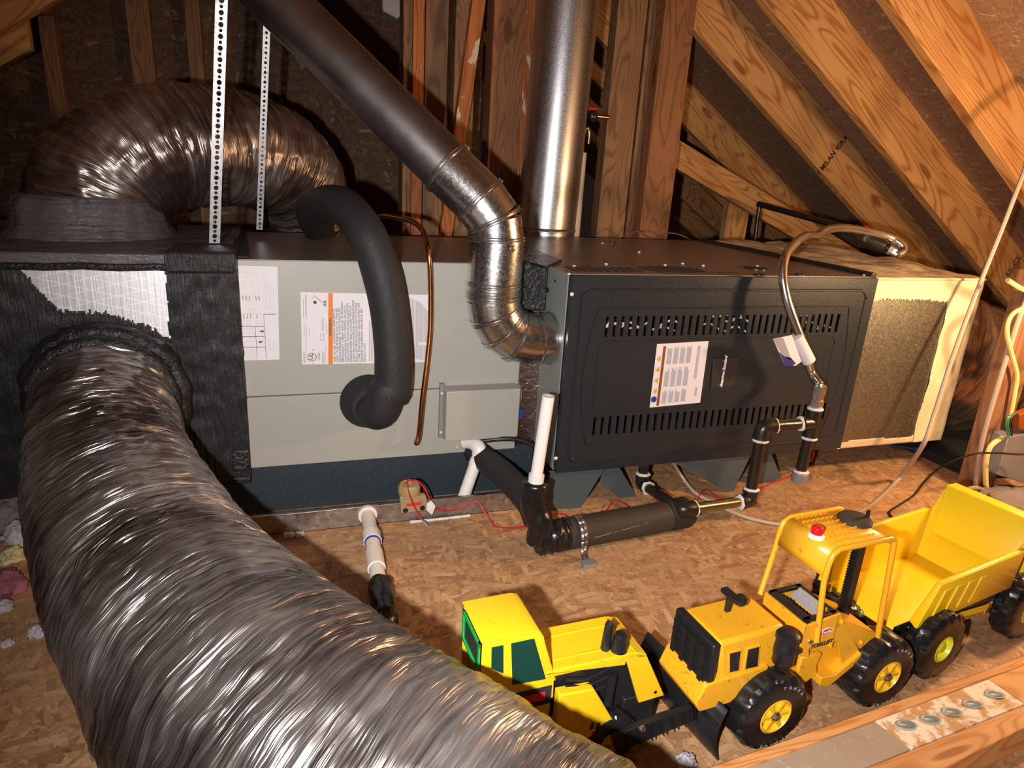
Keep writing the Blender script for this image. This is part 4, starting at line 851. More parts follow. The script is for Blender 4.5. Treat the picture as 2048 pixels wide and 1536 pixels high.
fx = [un_+Vector((0, 0, .05)), Y(1622, 745, -.085), Y(1606, 690, -.09), Y(1590, 648, -.085), Y(1574, 600, -.075), Y(1566, 555, -.06), Y(1570, 515, -.04), Y(1590, 487, -.01), Y(1612, 472, .02), Y(1634, 471, .045), Y(1656, 459, .07), Y(1690, 456, .10), Y(1735, 463, .12), Y(1778, 474, .12), Y(1803, 489, .10), Y(1808, 501, .09), Y(1797, 509, .09)]
fxo = root('gas_flex_hose', 'corrugated steel gas hose arching over the furnace door', 'hose', un_)
q = cr(fx, 26); obj('hose', MB().tube(q, [.0098+.0009*(i % 2) for i in range(len(q))], 14, True), M['flex'], fxo, smooth=180)
t0, t1 = Y(1592, 672, -.089), Y(1618, 722, -.092); dv_ = (t1-t0)
obj('tag_sleeve', MB().tube([t0, t1], .0155, 14), M['label'], fxo, 'white paper sleeve round the hose')
tg = [Y(*p, -.098) for p in ((1546, 678), (1584, 670), (1603, 723), (1592, 731), (1570, 731))]; tt = obj('paper_tag', MB().prism(tg, (0, .0008, 0)), M['label'], fxo, 'white folded tag with blue corner')
mb = MB().prism([Y(*p, -.0984) for p in ((1558, 703), (1568, 712), (1582, 716), (1592, 727), (1585, 731), (1570, 731))], (0, -.0004, 0)); obj('blue_print', mb, M['navy_ink'], tt)
mb = MB().prism([Y(*p, -.0984) for p in ((1546, 678), (1566, 675), (1583, 720), (1575, 717), (1560, 702))], (0, -.0004, 0)); obj('silver_print', mb, M['silver_print'], tt)
# gas valve behind the duct top at the hose end
gv_ = root('gas_valve', 'small nickel valve fitting lying on the duct box behind the steel hose', 'valve', Y(1780, 500, .11))
obj('body', MB().tube([Y(1735, 478, .16), Y(1762, 490, .14), Y(1775, 496, .13)], [.013, .015, .012], 12), M['iron'], gv_)
obj('nut', MB().tube([Y(1776, 497, .12), Y(1783, 500, .115)], .014, 6), M['nickel'], gv_); obj('nut', MB().tube([Y(1786, 501, .11), Y(1796, 506, .10)], .012, 6), M['nickel'], gv_)
obj('red_handle', MB().tube(cr([Y(1722, 459, .18), Y(1730, 454, .17), Y(1738, 458, .16)], 4), .004, 6), M['redlens'], gv_)
# thin iron line in the eave
th = root('thin_gas_line', 'thin dark pipe running through the eave behind the steel hose', 'pipe', Y(1510, 485, 1.0))
obj('pipe', MB().tube([Y(1516, 408, 1.0), Y(1700, 458, .60), Y(1735, 478, .17)], .011, 10), M['iron'], th); obj('pipe', MB().tube([Y(1519, 408, 1.0), Y(1508, 492, 1.0)], .008, 10), M['iron'], th)
# ------------------------------------------------------------------ drain pipes
dp = root('condensate_trap', 'white upright stub in a black taped trap before the furnace corner', 'pipe', (-.08, -.16, 0))
b0 = Vector((-.088, -.165, .035)); b1 = P3(1071, 965, -.15); b1.y = -.15; tp_ = P3(1097, 792, -.15)
obj('white_stub', MB().tube([b1-(tp_-b1).normalized()*.02, tp_], .0128, 24, False), M['pvc_clean'], dp, 'open white plastic stub'); obj('stub_inside', MB().tube([b1, tp_], .0105, 24, False), M['cream_pvc'], dp)
mb = MB().lathe(tp_-(tp_-b1).normalized()*.0005, (tp_-b1), [(.0128, 0), (.0105, .0006), (.0128, .001)], 24, False); obj('rim', mb, M['pvc_clean'], dp)
obj('coupling', MB().tube([b1-Vector((0, 0, .012)), b1+(tp_-b1).normalized()*.018], .0165, 24), M['pvc_clean'], dp)
q = cr([b1+Vector((0, 0, .002)), b1-Vector((.001, .002, .05)), b0+Vector((0, 0, .035)), b0+Vector((0, 0, .0)), b0+Vector((.0, .0, -.006))], 8)
obj('taped_trap', MB().tube(q, [.0285+.002*noise.noise(Vector((i*.4, 3, 1))) for i in range(len(q))], 24, True, lambda i, a: 1+.03*math.sin(a*5+i)), M['tape'], dp, 'glossy black taped elbow', smooth=180)
q = cr([b0+Vector((-.005, 0, .0)), Vector((-.05, -.162, .036)), Vector((-.02, -.158, .037))], 8); obj('plastic_wrap', MB().tube(q, [.034+.004*noise.noise(Vector((i*.9, 5, 1))) for i in range(len(q))], 24, True, lambda i, a: 1+.06*math.sin(a*6+i*2)), M['tape'], dp, 'crinkled shiny wrap')
fp_ = [Vector((-.028, -.160, .036)), Vector((.08, -.150, .036)), Vector((.20, -.140, .036)), Vector((.255, -.133, .036))]
fo = thing('foam_pipe', MB().tube(cr(fp_, 8), .0345, 28), M['foam_brown'], 'thick dusty foam covered pipe lying on the floor before the furnace legs', 'pipe')
q = cr([Vector((.235, -.135, .037)), Vector((.262, -.132, .037)), Vector((.290, -.129, .037))], 6); obj('foam_end', MB().tube(q, [.0365]*len(q), 24), M['foam'], fo, 'darker foam end piece')
a = Z(1190, 1079, .055); a = Y(1188, 1077, -.19); text('lettering', '00224720  on  Petersheim  17', .0105, a, Y(1285, 1050, -.187)-a, Vector((0, -.55, .83)), M['plate_ply'], fo, shear=.1)
# black foam pipe from the cabinet down to the trap
q = [Vector((-.160, CY-.01, .125)), Vector((-.145, CY-.06, .12)), Vector((-.115, 0, .105)), Vector((-.09, -.09, .085)), Vector((-.088, -.14, .07))]
thing('foam_pipe', MB().tube(cr(q, 8), .030, 24), M['foam'], 'short black foam covered pipe from the grey cabinet to the taped trap', 'pipe')
thing('black_hose', MB().tube(cr([Y(950, 884, .10), Y(1000, 878, .08), Y(1040, 880, .07), Y(1072, 893, .06)], 8), .006, 10), M['blackp'], 'thin black hose under the grey junction box', 'hose')
# white condensate elbow pipe dropping into the pan
ce = root('condensate_pipe', 'white plastic elbow pipe dropping from the grey cabinet into the pan', 'pipe', Y(930, 990, .07))
q = cr([Y(930, 884, CY), Y(945, 886, CY-.02), Y(958, 897, CY-.045), Y(957, 915, CY-.05)], 6); obj('elbow', MB().tube(q, .0175, 20), M['pvc_clean'], ce, smooth=180)
obj('pipe', MB().tube([Y(955, 915, CY-.05), Y(925, 1000, .06)], .0145, 20), M['pvc_clean'], ce); obj('elbow_lip', MB().tube([Y(957, 915, CY-.05), Y(951, 930, CY-.052)], .0178, 20), M['pvc_clean'], ce)
# pan drain line at left
dl = root('pan_drain_line', 'white plastic drain line running forward from the pan into black tape', 'pipe', (-.43, -.1, 0))
a, b, c, d = Y(735, 1032, .026), Z(742, 1075, .024), Z(752, 1160, .018), Z(765, 1200, .016)
A_d = Vector((a.x, .028, .03)); B_d = Z(743, 1068, .028); C_d = Z(752, 1130, .023); D_d = Z(760, 1168, .021); E_d = Z(768, 1228, .02)
obj('flange', MB().tube([A_d+Vector((0, .002, 0)), A_d-Vector((0, .008, 0))], .021, 20), M['pvc'], dl); obj('nut', MB().tube([B_d, B_d+(C_d-B_d).normalized()*.03], .0195, 10), M['pvc_clean'], dl)
obj('pipe', MB().tube([A_d, B_d, C_d, E_d], .0150, 20), M['pvc'], dl); obj('blue_ring', MB().tube([B_d+(C_d-B_d).normalized()*.03, B_d+(C_d-B_d).normalized()*.034], .0172, 20), M['blue'], dl, 'blue primer ring')
obj('coupling', MB().tube([Z(748, 1105, .023), C_d+(E_d-C_d).normalized()*.012], .0178, 20), M['pvc'], dl)
q = cr([D_d, E_d, Z(770, 1252, .012), Z(770, 1268, -.01)], 8); obj('black_tape', MB().tube(q, [.0225+.003*noise.noise(Vector((i*.6, 3, 7))) for i in range(len(q))], 20, True, lambda i, a: 1+.07*math.sin(a*4+i)), M['tape'], dl, 'crinkled black tape wrap', smooth=180)
obj('primer_stain', MB().lathe((A_d.x-.005, .0296, .034), (0, -1, 0), [(.032, 0), (.030, .0006)], 20), M['fsk'], dl) if False else None
# hanger strap over the foam pipe
a = [Vector((-.020+.034*0, -.160-.037*math.sin(t), .036+.037*math.cos(t))) for t in [math.radians(x) for x in (-60, -30, 0, 30, 60, 90, 110)]]
a = [p+Vector((.022, 0, 0)) for p in a]+[Vector((.0, -.205, .006)), Vector((.0, -.225, .003))]
mb = MB(); n = len(a)
for i in range(n-1):
    w1_, w2_ = Vector((.0075, 0, 0)), Vector((.0075, 0, 0)); mb.add([a[i]-w1_, a[i]+w1_, a[i+1]+w2_, a[i+1]-w2_], [(0, 1, 2, 3)])
hg = thing('hanger_strap', mb, M['strap'], 'bent perforated steel strap over the foam pipe beside the taped trap', 'strap'); s_ = hg.modifiers.new('thick', 'SOLIDIFY'); s_.thickness = .0015
mb = MB()
for i in (2, 3, 4, 5): 
    p = (a[i]+a[i+1])/2; nn = (a[i+1]-a[i]).cross(Vector((1, 0, 0))).normalized(); nn = nn if nn.y < 0 else -nn; mb.lathe(p+nn*.0012, nn, [(.0026, 0), (.0026, .0006)], 10)
obj('hole', mb, M['void'], hg)
obj('nail_plate', MB().box((-.016, -.242, .0), (.014, -.222, .008)), M['gasket'], hg, 'small grey block at the strap foot', bevel=.001)
# ------------------------------------------------------------------ cables
thing('cable', wire([Y(1345, 922, .03), Z(1362, 950, .03), Z(1390, 985, .006), Z(1432, 1008, .005), Z(1480, 1030, .005), Z(1525, 1043, .005), Z(1580, 1052, .005)], .0042, None, 8), M['cable'], 'white cable dropping from the furnace underside across the floor', 'cable')
_c = Y(2075, 290, -.02)
thing('cable', wire([Vector((_c.x+.22, -.04, HR-SL*(_c.x+.22)-.01)), _c, Y(2048, 345, -.03), Y(2005, 455, -.04), Y(1955, 580, -.06), Y(1905, 715, -.09), Y(1868, 830, -.12), Y(1846, 890, -.15), Z(1800, 955, .02), Z(1750, 1005, .006), Z(1712, 1028, .005), Z(1690, 1040, .005)], .0058, None, 8), M['cable_grey'], 'long grey cable hanging from the roof down over the cream duct box', 'cable')
thing('wire', wire([Y(2075, 905, -.25), Y(2040, 909, -.22), Y(1990, 906, -.20), Y(1940, 910, -.18), Z(1880, 935, .03), Z(1848, 965, .006), Z(1828, 990, .004), Z(1795, 1012, .004), Z(1779, 1024, .004), Z(1790, 1040, .004)], .0026, None, 6), M['darkwire'], 'thin dark brown wire running from the right post onto the floor', 'wire')
# ------------------------------------------------------------------ post, box and cables at right edge
pb = Z(1937, 985, 0); py_ = pb.y
post = thing('post', MB().lumber((pb.x+.045, py_+.02, 0), (pb.x+.045, py_+.02, .615), (.045, 0, 0), (0, .02, 0)), M['post'], 'brown upright post at the right edge carrying cables and a metal box', 'post', bevel=.002)
eb = root('electrical_box', 'grey metal electrical box with green wires on the right post', 'box', Y(2020, 960, py_-.03))
q = [Y(*p, py_-.045) for p in ((2017, 875), (2075, 862), (2060, 970), (1995, 950))]; obj('cover', MB().prism(q, (0, .044, 0)), M['gasket'], eb, bevel=.002)
for k, (x0, x1) in enumerate(((2010, 2017), (2014, 2020), (2018, 2024))): obj('green_wire', wire([Y(x1+12, 828, py_-.05), Y(x1, 834, py_-.055), Y(x0+2, 850, py_-.055), Y(x0+6, 872, py_-.05)], .002, None), M['gwire'] if k != 2 else M['darkwire'], eb)
q = [Y(*p, py_-.05) for p in ((2040, 830), (2075, 815), (2075, 870), (2038, 858))]; obj('switch_body', MB().prism(q, (0, .02, 0)), M['rust'], eb, 'orange-brown device body', bevel=.002)
thing('cable', wire([Y(2075, 560, py_-.005), Y(2044, 620, py_-.01), Y(2018, 700, py_-.01), Y(1990, 790, py_-.01), Y(1965, 880, py_-.01), Y(1955, 940, py_-.01), Y(1948, 1000, py_-.012), Y(1945, 1030, py_-.012)], .0065, None, 8), M['cable_grey'], 'pale grey cable stapled along the left side of the right post', 'cable')
thing('cable', wire([Y(2018, 873, py_-.02), Y(2000, 878, py_-.03), Y(1980, 895, py_-.03), Y(1972, 925, py_-.03), Y(1972, 970, py_-.03), Y(1977, 1010, py_-.03)], .0068, None, 8), M['cable_y'], 'cream cable looping out of the metal box on the right post', 'cable')
thing('cable', wire([Y(2070, 622, py_-.02), Y(2046, 617, py_-.02), Y(2022, 632, py_-.02), Y(2014, 665, py_-.02), Y(2024, 710, py_-.02), Y(2034, 750, py_-.02), Y(2030, 785, py_-.02), Y(2022, 830, py_-.02)], .0055, None, 8), M['cable_y'], 'cream cable curling down the upper part of the right post', 'cable')
thing('cable', wire([Y(2075, 585, py_-.02), Y(2045, 578, py_-.02), Y(2015, 560, py_-.02)], .006, None, 8), M['cable_y'], 'short yellow cable end poking from the right edge below the rafter', 'cable')
thing('cable', wire([Y(1928, 985, py_-.03), Y(1940, 977, py_-.04), Y(1955, 976, py_-.045), Y(1970, 982, py_-.04)], .0058, None, 8), M['cable_grey'], 'pale cable loop at the foot of the right post', 'cable')
# dark sheet and insulation beyond the floor edge
q = [Z(1780, 886, .02), Z(1905, 869, .03), Z(1990, 885, .02), Z(1980, 975, .0), Z(1936, 954, -.004), Z(1845, 910, -.004)]
thing('dark_sheet', MB().prism([Vector((v.x, v.y, .006)) for v in q], (0, 0, .01)), M['membrane'], 'dark blue-black sheet on the floor edge under the cream duct box', 'sheet', bevel=.003)
def fluff(name, c, r, sq, mat, label, cat='insulation', seed=0, n=40):
    mb = MB(); mb.ball((0, 0, 0), 1, n); vs = []
    for v in mb.v:
        d = 1+.35*noise.noise(v*2+Vector((seed, 0, 0)))+.25*noise.noise(v*6+Vector((seed, 0, 0)))+.10*noise.noise(v*9)
        vs.append(Vector((v.x*r*sq[0]*d, v.y*r*sq[1]*d, max(v.z*r*sq[2]*d, -r*sq[2]*.35)))+Vector(c))
    lo = min(v.z for v in vs)
    mb.v = [v-Vector((0, 0, lo-c[2])) if c[2] < .03 else v for v in vs]; return thing(name, mb, mat, label, cat, 'tufts of loose insulation', kind=None, smooth=180)
c = Z(2010, 1030, 0); fluff('insulation_tuft', (c.x+.08, c.y+.02, 0), .10, (1.3, .8, .3), M['fluff_g'], 'grey loose insulation heap at the foot of the right post', seed=2)
for (px, py, r, mt, lb_, sd) in ((20, 1040, .05, 'fluff_g', 'grey-white fluffy insulation heap under the dusty duct box at left', 3), (50, 1075, .035, 'fluff_w', 'white insulation tuft at the left edge beside the big duct', 5), (24, 1118, .022, 'fluff_y', 'small pale yellow insulation tuft at left', 6), (8, 1180, .036, 'fluff_p', 'dull pink insulation tuft at the left edge', 8), (76, 1268, .014, 'fluff_w', 'tiny white tuft touching the left side of the big duct', 9), (15, 1290, .009, 'fluff_w', 'tiny white fleck on the floor at the left edge', 12), (4, 1220, .016, 'fluff_w', 'white tuft below the pink tuft at the left edge', 15), (1372, 1530, .014, 'fluff_w', 'tiny white tuft on the floor before the toy loader blade', 17)):
    c = Z(px, py, 0); fluff('insulation_tuft', (c.x, c.y, 0), r, (1, 1, .7), M[mt], lb_, seed=sd, n=48)
rnd = random.Random(11)
mb = MB()
for k in range(45):
    px, py = rnd.choice(((rnd.uniform(0, 60), rnd.uniform(1100, 1300)), (rnd.uniform(900, 1500), rnd.uniform(1040, 1200)), (rnd.uniform(600, 900), rnd.uniform(1080, 1180)), (rnd.uniform(1640, 1800), rnd.uniform(1380, 1450))))
    c = Z(px, py, .001); s_ = .0006+.0012*rnd.random(); mb.ball(c, s_, 6, (1, 1, .6))
thing('floor_crumbs', mb, M['fluff_w'], 'scattered pale crumbs of debris on the particle board floor', 'debris', kind='stuff')

# ------------------------------------------------------------------ hatch frame at bottom right
hf = root('hatch_frame', 'pale lumber curb with plywood strip and five filled dimples at bottom right', 'frame', (.3, -.8, 0))
zt = .042
def slabp(name, P, mat, z=zt, th=None, label=None, bevel=.0015, grain=None):
    q = [Z(*p, z) for p in P]; th = th or z-.001
    if grain:
        a, b, c, d = q  # a-b far edge, d-c near edge
        L_ = (b-a).length; W_ = (d-a).length; mb = MB(); lowv = Vector((0, 0, -th))
        V = q+[v+lowv for v in q]; mb.add(V, [(0, 3, 2, 1), (4, 5, 6, 7), (3, 7, 6, 2), (0, 1, 5, 4), (1, 2, 6, 5), (0, 4, 7, 3)],
            [[(0, 0), (0, W_), (L_, W_), (L_, 0)], [(0, 0), (L_, 0), (L_, W_), (0, W_)], [(0, W_), (0, W_+th), (L_, W_+th), (L_, W_)], [(0, 0), (L_, 0), (L_, -th), (0, -th)], [(0, 0), (W_, 0), (W_, th), (0, th)], [(0, 0), (th, 0), (th, W_), (0, W_)]])
    else: mb = MB().prism(q, (0, 0, -th))
    return obj(name, mb, mat, hf, label, bevel=bevel, smooth=30)
slabp('far_board', ((1400, 1541), (2120, 1287), (2120, 1303), (1455, 1548)), M['board'], grain=1)
slabp('plywood_strip', ((1455, 1548), (1745, 1438), (1822, 1498), (1640, 1570)), M['plate_ply'], z=.038, label='worn grey-brown plywood strip')
gl = slabp('glued_plate', ((1745, 1438), (1972, 1354), (2050, 1408), (1822, 1498)), M['glue'], z=.039, label='tan plate smeared with white glue')
slabp('end_plate', ((1972, 1354), (2120, 1299), (2160, 1366), (2050, 1408)), M['board'], z=.040, grain=1)
near = ((1640, 1572), (2160, 1366), (2200, 1380), (1800, 1580))
slabp('near_beam', near, M['board'], z=.046, th=.14, grain=1)
for px, py in ((1812, 1451), (1860, 1440), (1903, 1425), (1945, 1409), (1989, 1390)):
    c = Z(px, py, .0392); fr2 = Fr(c.x, c.y, -18)
    mb = MB(); n = 20; vs = []; pr_ = [(1.0, .0006), (.85, .0012), (.6, -.0005), (.3, -.0012), (.02, -.0014)]
    for rr_, h in pr_:
        for j in range(n): a = 2*math.pi*j/n; vs.append(fr2.w(.0165*rr_*math.cos(a), .0085*rr_*math.sin(a), .0405+h))
    mb.add(vs, [(i*n+j, i*n+(j+1) % n, (i+1)*n+(j+1) % n, (i+1)*n+j) for i in range(4) for j in range(n)])
    obj('dimple', mb, M['dimple'], hf, smooth=180)

# ------------------------------------------------------------------ toy wheels
def tire_mesh(R_, W_, lugs, hubr):
    mb = MB(); n = 96; prof = [(hubr, -.5), (hubr*1.1, -.5), (R_*.80, -.5), (R_*.93, -.44), (R_, -.33), (R_, -.12), (R_, 0), (R_, .12), (R_, .33), (R_*.93, .44), (R_*.80, .5), (hubr*1.1, .5), (hubr, .5)]
    vs = []
    for i, (r, h) in enumerate(prof):
        for j in range(n):
            a = 2*math.pi*j/n; k = 0
            if 3 <= i <= 9: ph = (j/n*lugs+abs(h)*.9+(.5 if h > 0 else 0)) % 1; k = -R_*.05 if ph < .42 and abs(h) > .05 else 0
            vs.append(((r+k)*math.cos(a), h*W_, (r+k)*math.sin(a)))
    L_ = len(prof); mb.add(vs, [(i*n+j, (i+1)*n+j, (i+1)*n+(j+1) % n, i*n+(j+1) % n) for i in range(L_-1) for j in range(n)]); return mb
def hub_mesh(r, W_, spokes=True):
    mb = MB(); n = 40; y = -.5*W_
    mb.lathe((0, y+.004, 0), (0, -1, 0), [(r*1.02, -.012), (r*1.02, .003), (r*.90, .0045), (r*.86, .002), (r*.80, -.006), (r*.45, -.006), (r*.40, .0), (r*.26, .002), (r*.24, .002)], n)
    if spokes:
        for k in range(6): 
            a = math.pi*k/3; c, s_ = math.cos(a), math.sin(a); ax = (Vector((c, 0, s_)), Vector((0, 1, 0)), Vector((-s_, 0, c)))
            mb.box((r*.3, y+.001, -r*.09), (r*.85, y+.008, r*.09), ax, Vector((0, 0, 0)))
    return mb
PROTO = {}
def wheel(parent, fr, u, v, z, R_, W_, mat_h, key, hubf=.46, spokes=True, flip=False):
    if key not in PROTO:
        def mesh(nm, mb, mat, sm):
            me = bpy.data.meshes.new(nm); me.from_pydata([tuple(p) for p in mb.v], [], mb.f); me.materials.append(mat); me.polygons.foreach_set('use_smooth', [True]*len(me.polygons)); me.update(); me.set_sharp_from_angle(angle=math.radians(sm)); return me
        cap = MB().lathe((0, -.5*W_+.004, 0), (0, -1, 0), [(R_*hubf*.26, 0), (R_*hubf*.26, .004), (R_*hubf*.15, .007)], 12)
        PROTO[key] = (mesh('tire', tire_mesh(R_, W_, 15, R_*hubf), M['rubber'], 30), mesh('hub', hub_mesh(R_*hubf, W_, spokes), mat_h, 35), mesh('axle_cap', cap, M['nickel'], 35))
    ang = math.atan2(fr.x.y, fr.x.x)+(math.pi if flip else 0); c = fr.w(u, v, z)
    t = bpy.data.objects.new('wheel', PROTO[key][0]); COL.objects.link(t); t.parent = parent; t.location = c-WP[parent.name]; t.rotation_euler = (0, 0, ang); WP[t.name] = c
    h = bpy.data.objects.new('hub', PROTO[key][1]); COL.objects.link(h); h.parent = t; h['label'] = 'yellow wheel hub'
    k = bpy.data.objects.new('axle_cap', PROTO[key][2]) if spokes else None
    if k: COL.objects.link(k); k.parent = t
    return t
def fprism(fr, pts, v0, v1): return MB().prism([fr.w(u, v0, z) for u, z in pts], fr.y*(v1-v0))
# ------------------------------------------------------------------ toy forklift
fk = Fr(.06, -.70, 4); FK = root('toy_forklift', 'orange-yellow metal toy forklift with black grille and roof canopy', 'toy truck', fk.w(.12, .04, 0))
zz = lambda x, y: (1300+x/3.737, 1000+y/3.737)
def on(L_, v=0, fr=fk): return [fr.on(*zz(*p), v) for p in L_]
H = on([(522, 1075), (1015, 955), (860, 1290), (532, 1350)]); V1 = .082
hood = fprism(fk, [(H[0][0], H[0][1]), (H[1][0], H[0][1]+.003), (H[1][0]+.004, H[2][1]-.002), (H[3][0], H[3][1]-.002)], 0, V1)
hd = obj('hood', hood, M['ory'], FK, bevel=.006)
ztop = H[0][1]
for L_ in ([(590, 1142), (668, 1122), (652, 1265), (590, 1280)], [(728, 1112), (808, 1090), (795, 1235), (706, 1255)]):
    q = on(L_, 0); cx = sum(p[0] for p in q)/4; cz_ = sum(p[1] for p in q)/4
    fo_ = [(cx+(p[0]-cx)*1.28, cz_+(p[1]-cz_)*1.16) for p in q]
    fr_o = obj('window_frame', fprism(fk, fo_, -.002, .001), M['ory'], hd, bevel=.0008); obj('window', fprism(fk, q, -.0025, 0), M['blackp'], hd)
# grille
gx = H[0][0]; zb2 = H[3][1]-.004
G = root  # noqa
mb = MB(); mb.fbox(fk, (gx-.012, -.003, zb2), (gx+.001, V1+.003, ztop+.001)); gr = obj('grille', mb, M['blackp'], FK, 'black plastic grille', bevel=.003)
mb = MB()
for k in range(4): mb.fbox(fk, (gx-.018, .006+k*.021, zb2+.006), (gx-.011, .014+k*.021, ztop-.008))
for k in range(4): mb.fbox(fk, (gx-.016, .002, zb2+.008+k*.0145), (gx-.011, V1-.002, zb2+.013+k*.0145))
obj('grille_bars', mb, M['blackp'], gr)
# counterweight bumper
Bm = on([(415, 1382), (375, 1490), (395, 1520), (640, 1420), (860, 1290), (640, 1340)], -.004)
bz1 = Bm[0][1]; bx = Bm[0][0]
pts = [(bx, bz1), (bx-.012, bz1-.030), (bx-.002, bz1-.046), (bx+.05, bz1-.046), (bx+.085, bz1-.022), (H[2][0], bz1-.006), (H[2][0], bz1+.004), (bx+.02, bz1+.002)]
bp = obj('bumper', fprism(fk, pts, -.005, V1+.005), M['ory'], FK, bevel=.003)
a = fk.w(bx-.0108, V1*.90, bz1-.0255); upn = (fk.w(bx, 0, bz1)-fk.w(bx-.012, 0, bz1-.030)).normalized()
text('lettering', 'Tonka', .027, a, -fk.y, upn, M['ory'], bp, bold=.0012, depth=.003, label='raised letters of the same yellow')
# chassis middle
c1 = on([(1130, 1170), (1580, 1170)]); 
CB = on([(1160, 948), (1425, 850), (1585, 1165), (1560, 1225), (1300, 1380), (1180, 1375), (1125, 1210), (1125, 1170)], 0)
side_pts = CB
body = MB()
pn = on([(1160, 948), (1425, 850), (1500, 1000), (1600, 1190), (1545, 1235), (1445, 1290), (1405, 1050), (1190, 1115), (1192, 1175), (1130, 1170)], 0)
th_ = .004
for v0 in (0, V1-th_): 
    b_ = fprism(fk, pn, v0, v0+th_); body.add(b_.v, b_.f)
zt_c = (pn[0][1]+pn[1][1])/2
for u0, u1, v0, v1 in ((pn[0][0]-.002, pn[0][0]+.004, 0, V1), (pn[1][0]-.004, pn[1][0], 0, V1)): body.fbox(fk, (u0, v0, pn[9][1]), (u1, v1, zt_c))
bo = obj('cab_body', body, M['ory'], FK, bevel=.001)
# step box below
st_ = on([(1190, 1115), (1405, 1050), (1445, 1290), (1360, 1300), (1255, 1315), (1250, 1370), (1310, 1382), (1560, 1240), (1545, 1210)], 0)
lowx0, lowx1 = on([(1100, 1230)], 0)[0][0], on([(1600, 1150)], 0)[0][0]
mb = MB(); mb.fbox(fk, (H[2][0]-.02, .012, .062), (pn[3][0]-.002, V1-.012, pn[9][1]+.004)); obj('chassis', mb, M['ory'], FK, bevel=.003)
q = on([(1130, 1175), (1290, 1140), (1250, 1230), (1250, 1300), (1150, 1375), (1100, 1290)], .004); obj('side_shell', fprism(fk, q, .003, .012), M['ory'], FK, bevel=.003)
q = on([(1255, 1310), (1365, 1290), (1560, 1125), (1575, 1160), (1310, 1380), (1245, 1370)], 0); obj('step', fprism(fk, q, -.006, .014), M['ory'], FK, bevel=.0015)
# basket (black seat well)
mb = MB(); bu0, bu1 = pn[0][0]+.002, pn[1][0]-.002; bz = zt_c
mb.fbox(fk, (bu0, .003, bz-.001), (bu0+.013, V1-.003, bz+.005)); mb.fbox(fk, (bu1-.012, .003, bz-.001), (bu1, V1-.003, bz+.005)); mb.fbox(fk, (bu0, .003, bz-.001), (bu1, .010, bz+.005)); mb.fbox(fk, (bu0, V1-.010, bz-.001), (bu1, V1-.003, bz+.005))
mb.fbox(fk, (bu0+.010, .008, bz-.045), (bu0+.013, V1-.008, bz)); mb.fbox(fk, (bu0, .006, bz-.047), (bu1-.012, V1-.006, bz-.045))
for k in range(9): mb.fbox(fk, (bu0+.012, .012+k*.0065, bz-.04), (bu0+.016, .014+k*.0065, bz+.004))
sb = obj('seat_well', mb, M['blackp'], FK, 'black seat tray', bevel=.0008)
mb = MB(); mb.fbox(fk, (bu1-.016, .012, bz-.040), (bu1-.012, V1-.016, bz+.007)); dsh = obj('dashboard', mb, M['ory'], FK)
mb = MB().prism([fk.w(bu1-.030, .012, bz-.004), fk.w(bu1-.013, .012, bz+.008), fk.w(bu1-.013, V1-.016, bz+.008), fk.w(bu1-.030, V1-.016, bz-.004)], (0, 0, .0008)); pl_ = obj('gauge_sticker', mb, M['silver_print'], dsh, 'silver gauge sticker')
mb = MB()
for k in range(4): mb.lathe(fk.w(bu1-.021, .018+k*.013, bz+.0035), fk.x*-.5+Vector((0, 0, 1)), [(.0035, 0), (.0035, .0008)], 10)
obj('gauge', mb, M['ink_grey'], pl_)
# exhaust T lever and filter canister
a = fk.z(*zz(575, 835), ztop); mb = MB(); mb.fbox(fk, (a[0]-.004, a[1]-.003, ztop-.001), (a[0]+.005, a[1]+.003, ztop+.032)); mb.fbox(fk, (a[0]-.006, a[1]-.020, ztop+.026), (a[0]+.006, a[1]+.014, ztop+.033)); b_ = MB().ball(fk.w(a[0]+.010, a[1]-.012, ztop+.026), .0095, 12); mb.add(b_.v, b_.f)
obj('steering_lever', mb, M['blackp'], FK, 'black T shaped lever on the hood', bevel=.001)
a0 = fk.on(*zz(985, 1215), -.010); a1 = fk.on(*zz(1000, 1030), -.010); mb = MB().lathe(fk.w(a0[0], -.010, a0[1]), (0, 0, 1), [(.013, 0), (.0145, .002), (.0145, .014), (.0155, .016), (.0155, .030), (.0145, .032), (.0145, a1[1]-a0[1]-.003), (.0165, a1[1]-a0[1]-.002), (.0165, a1[1]-a0[1]+.006), (.010, a1[1]-a0[1]+.010)], 24)
fc = obj('filter_canister', mb, M['blackp'], FK, 'black ribbed canister on the side'); obj('canister_stub', MB().cyl(fk.w(a0[0]+.012, -.012, a0[1]+.022), fk.w(a0[0]+.020, -.018, a0[1]+.020), .0045, 12), M['blackp'], fc)
# front apron and mast
q = on([(1430, 852), (1500, 890), (1700, 1010), (1725, 1040), (1690, 1060), (1585, 1165)], 0)
AP = on([(1495, 905), (1690, 1005), (1720, 1040), (1585, 1165)], .004)
mb = fprism(fk, [(pn[1][0], pn[1][1]-.008), (AP[1][0]-.004, AP[1][1]+.006), (AP[2][0]-.004, AP[2][1]-.004), (AP[3][0]+.002, AP[3][1])], 0, .004); m2 = fprism(fk, [(pn[1][0], pn[1][1]-.008), (AP[1][0]-.004, AP[1][1]+.006), (AP[2][0]-.004, AP[2][1]-.004), (AP[3][0]+.002, AP[3][1])], V1-.004, V1); mb.add(m2.v, m2.f)
s0, s1_ = fk.w(pn[1][0], 0, pn[1][1]-.010), fk.w(AP[1][0]-.004, 0, AP[1][1]+.006); mb.prism([s0, s1_, s1_+fk.y*V1, s0+fk.y*V1], (0, 0, -.003)); obj('front_apron', mb, M['ory'], FK, bevel=.0015)
